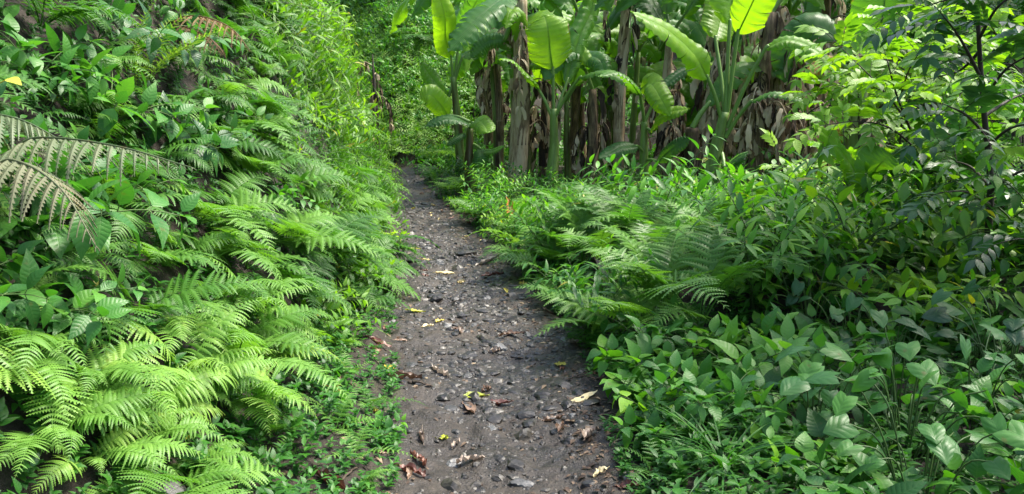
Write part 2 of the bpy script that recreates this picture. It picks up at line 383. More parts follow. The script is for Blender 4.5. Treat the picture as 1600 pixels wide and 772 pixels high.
def rock(mb, seed, r=1., flat=.6, rough=.35, sub=1, rnd=.5):
    rr = random.Random(seed); g = (1+5**.5)/2
    P = [V(p).normalized() for p in [(-1, g, 0), (1, g, 0), (-1, -g, 0), (1, -g, 0), (0, -1, g), (0, 1, g), (0, -1, -g), (0, 1, -g), (g, 0, -1), (g, 0, 1), (-g, 0, -1), (-g, 0, 1)]]
    F = [(0, 11, 5), (0, 5, 1), (0, 1, 7), (0, 7, 10), (0, 10, 11), (1, 5, 9), (5, 11, 4), (11, 10, 2), (10, 7, 6), (7, 1, 8), (3, 9, 4), (3, 4, 2), (3, 2, 6), (3, 6, 8), (3, 8, 9), (4, 9, 5), (2, 4, 11), (6, 2, 10), (8, 6, 7), (9, 8, 1)]
    for _ in range(sub):
        mid = {}; F2 = []
        def mm(a, b):
            k = (min(a, b), max(a, b))
            if k not in mid: P.append(((P[a]+P[b])/2).normalized()); mid[k] = len(P)-1
            return mid[k]
        for a, b, c in F:
            x, y, z = mm(a, b), mm(b, c), mm(c, a); F2 += [(a, x, z), (b, y, x), (c, z, y), (x, y, z)]
        F = F2
    pl = [(V((rr.uniform(-1, 1), rr.uniform(-1, 1), rr.uniform(-1, 1))).normalized(), rr.uniform(.55, .9)) for _ in range(9)]
    sx = (rr.uniform(.8, 1.3), rr.uniform(.7, 1.), flat*rr.uniform(.8, 1.2)); out = []
    for p in P:
        k = 1.
        for n, d in pl:
            dd = p.dot(n)*k
            if dd > d: k *= d/dd
        k *= 1+rr.uniform(-rough, rough)*.15
        out.append(V((p.x*k*sx[0], p.y*k*sx[1], p.z*k*sx[2]))*r)
    mb.add(out, F, [(.5, .5)]*len(out), rnd)

# ------------------------------------------------------------------ ferns
def frond(mb, L, npairs, pin, e0, e1, lobes=9, w=.11, sinus=.42, shape='lance', stipe=.18, pdroop=.35, seed=0, ang=22, curl=0., stem=None, nl=.16, rr0=.004):
    r = random.Random(seed); n = 40; pts = [V((0, 0, 0))]; T = []
    side = r.uniform(-.18, .18)
    for i in range(n):
        t = i/n; e = rad(e0+(e1-e0)*(t**1.25)); a = side*t*t*2
        d = V((math.sin(a)*math.cos(e), math.cos(a)*math.cos(e), math.sin(e))); T.append(d); pts.append(pts[-1]+d*(L/n))
    T.append(T[-1])
    tube(stem if stem is not None else mb, pts[::3]+[pts[-1]], [rr0*(1-.85*i/14) for i in range(len(pts[::3])+1)], 4, .5, False)
    for k in range(npairs+1):
        t = stipe+(1-stipe)*(k/npairs)**.93
        u = (t-stipe)/(1-stipe)
        if shape == 'lance': f = min(1, .55+u*1.6)*max(.02, 1-max(0, (u-.3)/.7)**1.5)
        elif shape == 'tri': f = max(.03, (1-u)**.85)*min(1, .85+u)
        else: f = min(1, .7+u)*max(.04, 1-max(0, (u-.55)/.45)**1.8)
        i = min(n, int(t*n)); fr = t*n-i; p = pts[i].lerp(pts[min(n, i+1)], max(0, min(1, fr)))
        d = T[i]; s = d.cross(UP); s = s.normalized() if s.length > .05 else V((1, 0, 0)); nn = s.cross(d)
        for sd in (-1, 1):
            if r.random() < .035 and k < npairs: continue
            a = rad(ang*(.6+.9*u)+r.uniform(-6, 6)); ln = pin*f*r.uniform(.86, 1.1)*(r.uniform(.4, .8) if r.random() < .05 else 1)
            pd = (s*sd*math.cos(a)+d*math.sin(a)+nn*r.uniform(.02, .2)).normalized()
            if k == npairs: pd = (d+s*sd*.1).normalized()
            ps = pd.cross(nn).normalized(); pn = ps.cross(pd)
            if pn.dot(nn) < 0: pn = -pn; ps = -ps
            tw = r.uniform(-.25, .25); ps, pn = ps*math.cos(tw)+pn*math.sin(tw), pn*math.cos(tw)-ps*math.sin(tw)
            dr = pdroop*r.uniform(.6, 1.3); rn = r.uniform(.35, .65)
            nlb = max(3, int(lobes*(.45+.55*f))); vs = []; uv = []; fs = []
            def cp(x): return p+pd*(ln*x)-UP*(dr*ln*x*x)+nn*(.06*ln*x)
            for j in range(nlb+1): vs.append(cp(j/nlb)); uv.append((.5, j/nlb))
            for q in (-1, 1):
                o = len(vs)
                for j in range(nlb+1):
                    x = j/nlb; ww = ln*w*(1-x)**.7*(1 if x > .06 else .8); vs.append(cp(x)+ps*q*ww*sinus-pn*ww*sinus*.15); uv.append((.5+q*.2, x))
                for j in range(nlb):
                    x = (j+.75)/nlb; ww = ln*w*max(.05, 1-x)**.62+.0008; vs.append(cp(min(1, x))+ps*q*ww-pn*ww*.3); uv.append((.5+q*.5, x))
                for j in range(nlb):
                    l = o+nlb+1+j
                    fs.append((j, j+1, o+j+1, l, o+j) if q > 0 else (j, o+j, l, o+j+1, j+1))
            mb.add(vs, fs, uv, rn)
def frond_meshes(name, mat, k, **kw):
    out = []
    for i in range(k):
        mb = MB(); a = dict(kw); a['L'] = kw['L']*R.uniform(.85, 1.15); a['e0'] = kw['e0']+R.uniform(-10, 10); a['e1'] = kw['e1']+R.uniform(-14, 14)
        frond(mb, seed=i*31+hash_(name), **a); out.append(mb.mesh(name, mat))
    return out
def hash_(s): return sum(ord(c)*(i+3) for i, c in enumerate(s))
FR = {
 'fern': frond_meshes('frond', M['fern'], 8, L=.66, npairs=27, pin=.125, e0=62, e1=-38, lobes=12, w=.125, sinus=.6, pdroop=.45),
 'ferntwo': frond_meshes('narrow_frond', M['fern'], 6, L=.58, npairs=22, pin=.1, e0=74, e1=-22, lobes=10, w=.14, sinus=.55, pdroop=.6, ang=26),
 'lacy': frond_meshes('lacy_frond', M['fern'], 7, L=.62, npairs=15, pin=.2, e0=55, e1=-28, lobes=13, w=.2, sinus=.16, shape='tri', stipe=.28, pdroop=.25, ang=28),
 'tall': frond_meshes('tall_frond', M['fern'], 6, L=1.0, npairs=17, pin=.27, e0=76, e1=-18, lobes=13, w=.17, sinus=.2, shape='tri', stipe=.34, pdroop=.3, ang=28, rr0=.006),
 'sword': frond_meshes('sword_frond', M['fern'], 4, L=.75, npairs=20, pin=.1, e0=80, e1=25, lobes=4, w=.085, sinus=.8, pdroop=.15, ang=32),
 'small': frond_meshes('small_frond', M['fern'], 4, L=.24, npairs=12, pin=.06, e0=55, e1=-20, lobes=7, w=.16, sinus=.4, shape='tri', pdroop=.25, rr0=.002),
}
def fern_parts(kind, nf, az0=None, spread=math.pi, el=(0, 0), smin=.75, smax=1.1):
    """fronds: az0 = direction (world yaw) they lean to, None = all round"""
    out = []
    for i in range(nf):
        a = (az0+R.uniform(-spread, spread)) if az0 is not None else (i/nf*2*math.pi+R.uniform(-.35, .35))
        s = R.uniform(smin, smax)*(R.uniform(.45, .8) if R.random() < .25 else 1)
        kd = ('ferntwo' if R.random() < .35 else 'fern') if kind == 'fern' else kind
        out.append(('frond', R.choice(FR[kd]), Matrix.Rotation(a, 4, 'Z') @ Matrix.Rotation(rad(R.uniform(-18, 12)+el[0]), 4, 'X') @ Matrix.Rotation(R.uniform(-.25, .25), 4, 'Y') @ Matrix.Diagonal((s, s, s, 1))))
    return out
# far ferns, too small to show single fronds apart
def far_fern(seed, kind, mat):
    rr = random.Random(seed); mb = MB()
    for i in range(9):
        m2 = MB()
        if kind == 'fern': frond(m2, .62, 16, .125, 60+rr.uniform(-12, 12), -38, 4, .12, .5, pdroop=.4, seed=seed*9+i)
        elif kind == 'tall': frond(m2, .95, 12, .26, 74+rr.uniform(-12, 8), -18, 6, .18, .2, 'tri', .34, .3, seed=seed*9+i)
        else: frond(m2, .6, 11, .19, 52+rr.uniform(-12, 12), -28, 5, .2, .2, 'tri', .25, .25, seed=seed*9+i)
        a = Matrix.Rotation(i/9*6.283+rr.uniform(-.3, .3), 3, 'Z')
        mb.add([a@v for v in m2.v], m2.f, m2.uv, rr.uniform(.2, .8))
    return mb.mesh('fern', mat)
FARF = {'fern': [far_fern(i, 'fern', M['fern']) for i in range(4)], 'lacy': [far_fern(20+i, 'lacy', M['fern']) for i in range(4)], 'tall': [far_fern(40+i, 'tall', M['fern']) for i in range(4)]}

# ------------------------------------------------------------------ leafy herbs, shrubs
def shrub(h, nst, lL, lW, prof, nodes, arch=.5, seed=0, lean=.35, mode='opp', droop=.3, ldroop=.4, fold=.2, up=.5, first=.2, srad=.005, pet=.02, ns=7, wav=.025, tip=3, branch=0, cur=1.):
    r = random.Random(seed); S = MB(); Lf = MB()
    for k in range(nst):
        a = k/nst*6.283+r.uniform(-.5, .5); o = V((math.cos(a), math.sin(a), 0)); hh = h*r.uniform(.65, 1.1)
        pts = [o*r.uniform(0, .05)]; d = (UP+o*lean*r.uniform(.3, 1.4)).normalized(); n = 10
        for i in range(n):
            d = (d+(o*arch*.25-UP*arch*.22*(i/n)*1.6)*r.uniform(.5, 1.2)).normalized(); pts.append(pts[-1]+d*hh/n)
        tube(S, pts, [srad*(1-.7*i/n) for i in range(n+1)], 4, .5, False)
        ph = r.uniform(0, 6.28)
        for j in range(nodes):
            t = first+(1-first)*(j/(nodes-1)); i = min(n-1, int(t*n)); p = pts[i].lerp(pts[i+1], t*n-i) if t < 1 else pts[-1]
            td = (pts[i+1]-pts[i]).normalized(); _, sx, nx = frame(td, o+V((.01, .02, .03)))
            sc = r.uniform(.75, 1.1)*(.7+.5*math.sin(math.pi*min(1, t*.9)))
            m = (2 if mode == 'opp' else 1) if j < nodes-1 else tip
            for q in range(m):
                aa = ph+j*(1.571 if mode == 'opp' else 2.4)+q*6.283/m
                od = sx*math.cos(aa)+nx*math.sin(aa)
                ld = (od+td*.45+UP*up*.4-UP*droop*.6).normalized(); pp = p+ld*pet*sc
                if pet > .015: tube(S, [p, pp], [srad*.45, srad*.4], 3, .5, False)
                leaf(Lf, pp, ld, (UP+od*-.15+V((r.uniform(-.35, .35), r.uniform(-.35, .35), 0))), lL*sc, lW*sc*r.uniform(.85, 1.1), prof, ns, fold, ldroop*r.uniform(.5, 1.6), r.random(), wav, r.uniform(-.3, .3))
    return S, Lf
def shrub_variants(nm, k, lmat, smat=None, **kw):
    out = []
    for i in range(k):
        S, Lf = shrub(seed=i*13+hash_(nm), **kw); out.append([('stem', S.mesh(nm+'_stem', smat or M['stem']), None), ('foliage', Lf.mesh(nm+'_foliage', lmat), None)])
    return out
SH = {
 'broad': shrub_variants('broadleaf_herb', 4, M['herb'], h=.6, nst=6, lL=.12, lW=.055, prof='acum', nodes=6),
 'vein': shrub_variants('veined_herb', 3, M['vein'], h=.42, nst=6, lL=.125, lW=.066, prof='acum', nodes=5, up=.7, tip=4),
 'lance': shrub_variants('narrow_leaf_herb', 4, M['herb'], h=.75, nst=9, lL=.125, lW=.032, prof='lance', nodes=12, arch=.22, first=.15, ldroop=.4),
 'bamboo': shrub_variants('hanging_bamboo', 4, M['lime'], h=1.5, nst=15, lL=.17, lW=.027, prof='lance', nodes=26, arch=1.1, lean=.8, mode='alt', droop=1.1, ldroop=.5, up=0, first=.2),
 'lime': shrub_variants('lime_herb', 4, M['lime'], h=.3, nst=9, lL=.07, lW=.03, prof='ovate', nodes=6, arch=.5),
 'round': shrub_variants('round_leaf_herb', 3, M['herb'], h=.24, nst=5, lL=.115, lW=.082, prof='ovate', nodes=4, up=.6, tip=3),
 'bush': shrub_variants('leafy_bush', 4, M['herb'], h=1.1, nst=9, lL=.13, lW=.055, prof='acum', nodes=10, arch=.5, srad=.008),
 'bushlime': shrub_variants('bright_bush', 3, M['lime'], h=1.0, nst=9, lL=.13, lW=.055, prof='acum', nodes=9, arch=.5, srad=.008),
 'strap': None, 'heart': None, 'grass': None,
}
def strap_plant(seed, n=12, L=.7, W=.07, mat='glossy', nm='strap_leaf_plant'):
    r = random.Random(seed); mb = MB()
    for i in range(n):
        a = i*2.4+r.uniform(-.3, .3); e = r.uniform(.5, 1.25); d = V((math.cos(a)*math.cos(e), math.sin(a)*math.cos(e), math.sin(e)))
        leaf(mb, V((0, 0, .02)), d, UP, L*r.uniform(.7, 1.1), W*r.uniform(.8, 1.1), 'strap', 12, .35, r.uniform(.4, .9), r.random(), 0, r.uniform(-.4, .4))
    return mb.mesh(nm, M[mat])
SH['strap'] = [strap_plant(i) for i in range(3)]
SH['grass'] = [strap_plant(50+i, 42, .34, .011, 'herb', 'grass_tuft') for i in range(3)]
def heart_plant(seed):
    r = random.Random(seed); S = MB(); Lf = MB()
    for i in range(19):
        a = r.uniform(0, 6.28); q = r.uniform(.02, .28); h = r.uniform(.12, .42); tip = V((math.cos(a)*q, math.sin(a)*q, h))
        tube(S, catmull([V((math.cos(a)*q*.2, math.sin(a)*q*.2, 0)), tip*.6+UP*.06, tip], 4), [.003]*9, 4, .5, False)
        d = V((math.cos(a), math.sin(a), 0))*.8+V((r.uniform(-.4, .3), -.45, -.35+r.uniform(-.3, .3))); q_ = r.uniform(.055, .115)
        heart_leaf(Lf, tip, d, UP+V((r.uniform(-.5, .3), -.45+r.uniform(-.3, .3), 0)), q_, q_*r.uniform(.8, .98), r.random(), r)
    return [('stem', S.mesh('heart_stem', M['stem']), None), ('foliage', Lf.mesh('heart_foliage', M['heart']), None)]
SH['heart'] = [heart_plant(i) for i in range(4)]

# ------------------------------------------------------------------ scatter of plants on the left bank
BRIGHT = .0
def ok_view(p, m=160):
    x, y, z = proj(p); return z > 1.6 and -m < x < 1600+m and -m*1.6 < y < 772+m
PLACED = []
def free(p, r, tag):
    for q, rr, tg in PLACED:
        if tg == tag and (q-p).length < (r+rr)*.5: return False
    PLACED.append((p, r, tag)); return True
TONES = [(0, 'dark green'), (.36, 'mid green'), (.62, 'pale green'), (.85, 'yellowish green')]
def put_fern(kind, p, nf, tone, s, nrm, az=None, spread=2.0, noun='fern', group=None, label=None, tilt=.5, far=False, look=None):
    n = (UP*(1-tilt)+nrm*tilt).normalized()
    rot = align(n, 0 if az is not None else R.uniform(0, 6.28))
    if far: return thing('fern', 'fern', p, align(n, R.uniform(0, 6.28)), s, mesh=R.choice(FARF[kind]), tone=tone, group=group, label=label, noun=noun, look=look)
    return thing('fern', 'fern', p, rot, s, parts=fern_parts(kind, nf, az, spread), tone=tone, group=group, label=label, noun=noun, look=look)
def put_shrub(key, p, s, tone, nrm, name, cat, group=None, label=None, tilt=.4, noun=None, look=None):
    n = (UP*(1-tilt)+nrm*tilt).normalized(); v = R.choice(SH[key]); rot = align(n, R.uniform(0, 6.28))
    if isinstance(v, list): return thing(name, cat, p, rot, s, parts=v, tone=tone, group=group, label=label, noun=noun or cat, look=look)
    return thing(name, cat, p, rot, s, mesh=v, tone=tone, group=group, label=label, noun=noun or cat, look=look)

def left_bank():
    rg = random.Random(3); n = 0
    for _ in range(9000):
        y = 2.2+rg.random()**1.35*16; dlv = rg.uniform(.12, 5.0)
        x = float(xl(y))-dlv; p = V((x, y, gz(x, y)))
        if not ok_view(p+V((0, 0, .25))): continue
        if y < 2.9 and dlv < .35: continue
        px, py, z = proj(p+V((0, 0, .3)))
        nrm = gnorm(x, y, .2); verge = float(np.interp(y, [0, 4, 6, 8], [.5, .42, .2, .1]))
        far = z > 8.5
        if dlv < verge+.02:     # foot of the bank: small plants only
            if y < 6 and rg.random() < .55: continue
            if not free(p, .2 if y < 7 else .3, 'v'): continue
            if y > 6.0: put_shrub('lime', p, rg.uniform(.7, 1.2), rg.uniform(.45, .9), nrm, 'lime_herb', 'herb', 'lime green herbs along the path edge')
            elif rg.random() < .5: put_fern('small', p, 5, rg.uniform(.4, .7), rg.uniform(.7, 1.3), nrm, group='small ferns on the verge', noun='small fern')
            elif rg.random() < .5: put_fern('lacy', p, 5, rg.uniform(.45, .7), rg.uniform(.35, .6), nrm, group='small ferns on the verge', noun='small fern', look='feathery')
            else: put_shrub('round', p, rg.uniform(.3, .5), rg.uniform(.3, .7), nrm, 'round_leaf_herb', 'herb', 'round leaved herbs on the verge')
            continue
        # kind by where on the bank
        lime = (px > 470 and 150 < py < 470)
        if px < 300 and py < 200: opts = [('broad', 3.5), ('lacy', 4), ('fern', 2), ('sword', 1.5), ('vein', 1.5), ('bush', .3)]
        elif px < 400 and py < 190: opts = [('lacy', 6), ('broad', 1), ('lance', 1.2), ('fern', 3), ('bush', .3)]
        elif py < 230 and px > 430: opts = [('bamboo', 6), ('bushlime', 2), ('lacy', 1)]
        elif lime: opts = [('lime', 4), ('lacy', 5), ('bushlime', .7), ('lance', .8)]
        elif py < 400: opts = [('lacy', 5), ('fern', 4), ('broad', .7)]
        else: opts = [('fern', 7), ('lacy', 3), ('broad', .3)]
        tot = sum(o[1] for o in opts); u = rg.random()*tot
        for k, w in opts:
            u -= w
            if u <= 0: break
        if y < 6 and dlv < verge+.16*min(1, (6-y)/1.6) and k != 'lime': continue
        rsp = {'fern': .25 if y < 4.5 else .28, 'lacy': .27, 'sword': .6, 'vein': .4, 'broad': .34, 'bush': .6, 'bushlime': .7, 'bamboo': .5, 'lime': .3, 'lance': .5}[k]*(1 if not far else 1.25)
        if not free(p, rsp, 'b'): continue
        ds = math.atan2(-1, 0)  # yaw so that +Y of the frond points to +X
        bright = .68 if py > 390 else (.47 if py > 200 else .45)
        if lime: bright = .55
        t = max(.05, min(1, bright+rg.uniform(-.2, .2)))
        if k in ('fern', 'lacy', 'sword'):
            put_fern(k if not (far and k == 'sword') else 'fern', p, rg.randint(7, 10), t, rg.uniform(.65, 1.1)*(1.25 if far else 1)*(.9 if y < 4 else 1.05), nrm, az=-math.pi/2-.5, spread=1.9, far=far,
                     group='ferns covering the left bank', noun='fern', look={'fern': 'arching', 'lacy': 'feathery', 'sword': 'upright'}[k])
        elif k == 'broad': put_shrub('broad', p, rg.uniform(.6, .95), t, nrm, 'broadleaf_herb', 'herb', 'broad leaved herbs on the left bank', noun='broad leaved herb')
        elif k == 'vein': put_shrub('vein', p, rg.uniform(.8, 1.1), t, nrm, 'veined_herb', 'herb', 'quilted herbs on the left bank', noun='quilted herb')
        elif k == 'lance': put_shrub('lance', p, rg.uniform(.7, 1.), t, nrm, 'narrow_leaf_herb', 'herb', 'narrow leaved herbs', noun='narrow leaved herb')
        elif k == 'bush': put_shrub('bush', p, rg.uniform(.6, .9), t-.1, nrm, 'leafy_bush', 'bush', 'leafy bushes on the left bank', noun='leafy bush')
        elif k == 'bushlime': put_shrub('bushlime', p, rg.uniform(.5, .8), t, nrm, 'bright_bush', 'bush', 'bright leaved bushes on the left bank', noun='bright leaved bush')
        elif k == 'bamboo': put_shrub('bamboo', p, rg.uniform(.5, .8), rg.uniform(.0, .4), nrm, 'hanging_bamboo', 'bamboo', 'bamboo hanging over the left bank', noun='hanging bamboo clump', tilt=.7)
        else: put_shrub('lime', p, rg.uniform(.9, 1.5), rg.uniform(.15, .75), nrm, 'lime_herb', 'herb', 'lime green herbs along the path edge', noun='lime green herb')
left_bank()

# uncountable low cover over the soil
def rosette(seed, n, L, W, prof='ovate', mat=None, e=(.2, .9), h=.05):
    r = random.Random(seed); mb = MB()
    for i in range(n):
        a = i*2.4+r.uniform(-.4, .4); el = r.uniform(*e); d = V((math.cos(a)*math.cos(el), math.sin(a)*math.cos(el), math.sin(el)))
        leaf(mb, V((0, 0, r.random()*h)), d, UP, L*r.uniform(.6, 1.1), W*r.uniform(.8, 1.1), prof, 4, .2, .4, r.random(), 0, r.uniform(-.3, .3))
    return mb
def cover(name, mat, tmpl, n, sampler, smin, smax, seed, lift=0., tilt=.5, tone=.4):
    r = random.Random(seed); ms = []
    while len(ms) < n:
        q = sampler(r)
        if q is None: continue
        x, y = q[:2]; p = V((x, y, gz(x, y)+lift*r.random()-(.005 if name.endswith('gravel') else 0))); s = r.uniform(smin, smax)*(q[2] if len(q) > 2 else 1)
        ms.append(TRS(p, align((UP*(1-tilt)+gnorm(x, y, .2)*tilt).normalized(), r.uniform(0, 6.28)), s))
    o = link(name, merged(name, mat, tmpl, ms, seed), tone=tone); o['kind'] = 'stuff'; return o
def smp_bank(r):
    y = 1.8+r.random()**1.2*18; d = r.uniform(.25, 6); x = float(xl(y))-d
    p = V((x, y, gz(x, y))); return (x, y) if ok_view(p, 250) else None
def smp_verge(r):
    y = 2.3+r.random()**1.5*14; x = float(xl(y))-abs(r.gauss(.05, .3))+.04
    return (x, y) if r.random() < .35+.65*max(0, vnoise(x*3, y*3, 9)) else None
def smp_right(r):
    y = 2.3+r.random()**1.3*13; x = float(xr(y))+.1+r.random()**1.3*7
    p = V((x, y, 0)); return (x, y) if ok_view(p, 200) else None
def smp_redge(r):
    y = 2.3+r.random()**1.5*14; x = float(xr(y))+abs(r.gauss(.0, .3))-.01; return (x, y) if vnoise(x*3, y*3, 19) > -.2 else None
def smp_rfloor(r):
    y = 2.3+r.random()*2.6; x = float(xr(y))+.15+r.random()*3.2
    p = V((x, y, 0)); return (x, y) if ok_view(p, 100) and vnoise(x*2.5, y*2.5, 91) > -.45 else None
ros = [rosette(i, 9, .06, .026, 'acum', h=.1) for i in range(5)]
ros_s = [rosette(40+i, 8, .045, .022, 'ovate', h=.06) for i in range(5)]
cover('bank_undergrowth', M['herb'], ros, 11000, smp_bank, .5, 1.05, 5, .04, .7, .35)
cover('verge_ground_cover', M['herb'], ros_s, 1500, smp_verge, .5, 1.1, 6)
cover('right_verge_weeds', M['herb'], ros_s, 900, smp_redge, .5, 1.1, 7)
cover('right_undergrowth', M['herb'], ros, 4500, smp_right, .6, 1.3, 8, .03)
cover('right_ground_cover', M['herb'], ros_s, 1700, smp_rfloor, .6, 1.25, 9)

# ------------------------------------------------------------------ path: gravel, stones, litter, leaves
def smp_path(r):
    y = 2.3+r.random()**1.7*15; a, b = float(xl(y)), float(xr(y)); u = r.gauss(.5, .3)
    if u < -.05 or u > 1.05: return None
    x = a+(b-a)*u
    if float(vnoise(x*1.7, y*1.2, 55)) < (-.1 if y < 4 or y > 10 else -.5) and r.random() < .7: return None
    if r.random() > np.interp(y, [2.3, 3.3, 4.2, 8, 12, 30], [.3, .4, 1, 1, .5, .4]): return None
    return (x, y, math.exp(r.gauss(-.35, .55)))
peb = []
for i in range(8):
    m_ = MB(); rock(m_, i+5, .012, .55, .5, 1, (i*.37) % 1); peb.append(m_)
cover('gravel', M['gravel'], peb, 20000, smp_path, .4, 1.5, 12, 0.)
slab = []
for i in range(8):
    m_ = MB(); rock(m_, i+60, .026, .38, .6, 1, (i*.41) % 1); slab.append(m_)
def smp_slab(r):
    y = 3.7+r.random()**1.2*8; a, b = float(xl(y)), float(xr(y)); u = r.gauss(.52, .24)
    return None if u < .03 or u > 1 else (a+(b-a)*u, y, math.exp(r.gauss(-.3, .4)))
cover('embedded_gravel', M['gravel'], slab, 3600, smp_slab, .5, 1.4, 15, .002)
flk = [rosette(70+i, 1, .04, .016, 'lance', e=(-.1, .25), h=.004) for i in range(6)]
def smp_lit(r):
    u = r.random()
    if u < .2:
        q = smp_path(r); return q[:2] if q else None
    y = 2.3+r.random()**1.5*12
    return (float(xr(y))+r.gauss(-.02, .14), y) if u < .85 else (float(xl(y))-r.gauss(.05, .15), y)
cover('leaf_litter', M['litter'], flk, 4200, smp_lit, .35, 1.5, 14, .006)

STONES = [  # px, py, radius m, flat, label
 (662, 454, .085, .5, 'dark angular block of stone in the middle of the path'),
 (603, 472, .095, .7, 'dark stone at the left path edge under the lacy ferns'),
 (685, 412, .085, .7, 'dark rounded stone high up the path beside a pale flat one'),
 (716, 424, .07, .45, 'grey stone right of the dark rounded stone up the path'),
 (778, 541, .085, .55, 'broad flat grey stone right of the path centre'),
 (742, 508, .06, .45, 'bluish pale flat stone above the broad flat grey stone'),
 (685, 578, .05, .8, 'dark rounded stone with a curled brown leaf against it'),
 (830, 541, .06, .7, 'grey stone near the right path edge beside a dark one'),
 (824, 525, .055, .8, 'dark stone near the right path edge against a brown leaf'),
 (740, 555, .05, .6, 'small grey stone just left of the broad flat grey stone'),
 (790, 570, .045, .7, 'small dark stone below the broad flat grey stone'),
 (1005, 545, .13, .75, 'mossy rock among the herbs right of the path'),
 (250, 768, .12, .6, 'grey rock under the ferns at the bottom frame edge'),
 (895, 650, .035, .7, 'pebble sized stone near the tan curled leaf'),
 (775, 597, .035, .6, 'small pale stone above the yellow green fallen leaf'),
 (905, 662, .04, .8, 'dark stone left of the tan fallen leaf'),
 (655, 500, .04, .6, 'small stone on the left half of the path by the moss'),
 (700, 640, .07, .35, 'low half buried stone left of the yellow green fallen leaf'),
 (870, 470, .06, .7, 'dark stone at the right path edge below the feathery ferns'),
 (640, 760, .06, .5, 'half buried stone at the bottom left of the path'),
 (745, 760, .07, .35, 'flat half buried stone at the bottom of the path'),
 (845, 700, .075, .3, 'wide low stone in the mud near the bottom of the path'),
]
def stone_at(p, r, flat, seed, label=None, group=None):
    m_ = MB(); rock(m_, seed, r, flat, .6, 2, R.random()); thing('stone', 'stone', p-UP*r*flat*.25, (R.uniform(-.2, .2), R.uniform(-.2, .2), R.uniform(0, 6.28)), 1., mesh=m_.mesh('stone', M['stone'], False), label=label, group=group, size=r*2, noun='stone', up=0)
for i, (px, py, r, fl, lb) in enumerate(STONES): stone_at(gnd(px, py), r*.8, fl, 100+i, lb)
rg = random.Random(21)
for i in range(120):
    q = None
    while q is None: q = smp_path(rg)
    p = V((q[0], q[1], gz(q[0], q[1])))
    if not ok_view(p, -5): continue
    stone_at(p, rg.uniform(.022, .05), rg.uniform(.4, .8), 300+i, None, 'loose stones on the path')

def fallen_mesh(L, W, seed, mat, curl=.3, prof='lance'):
    mb = MB(); r = random.Random(seed); pf = PROF[prof]; ns = 12; vs = []; uv = []; fs = []
    bend = r.uniform(-.5, .5)
    for i in range(ns+1):
        t = i/ns; w = max(W*.5*pf(t), .0012); y = (t-.5)*L; x0 = bend*L*(t-.5)**2
        for k in (-1, -.5, 0, .5, 1):
            z = curl*w*abs(k)**1.5+.06*L*curl*(2*t-1)**2+r.uniform(-1, 1)*.004*curl*4
            vs.append(V((x0+k*w*(1-.25*curl*abs(k)), y, z))); uv.append((.5+k/2, t))
    for i in range(ns):
        for k in range(4): a = i*5+k; fs.append((a, a+1, a+6, a+5))
    mb.add(vs, fs, uv, .5)
    tube(mb, [V((bend*L*.25, -.5*L, .004)), V((bend*L*.28, -.5*L-L*.14, .006))], [.0014, .001], 4, .5)
    return mb.mesh('fallen_leaf', mat)
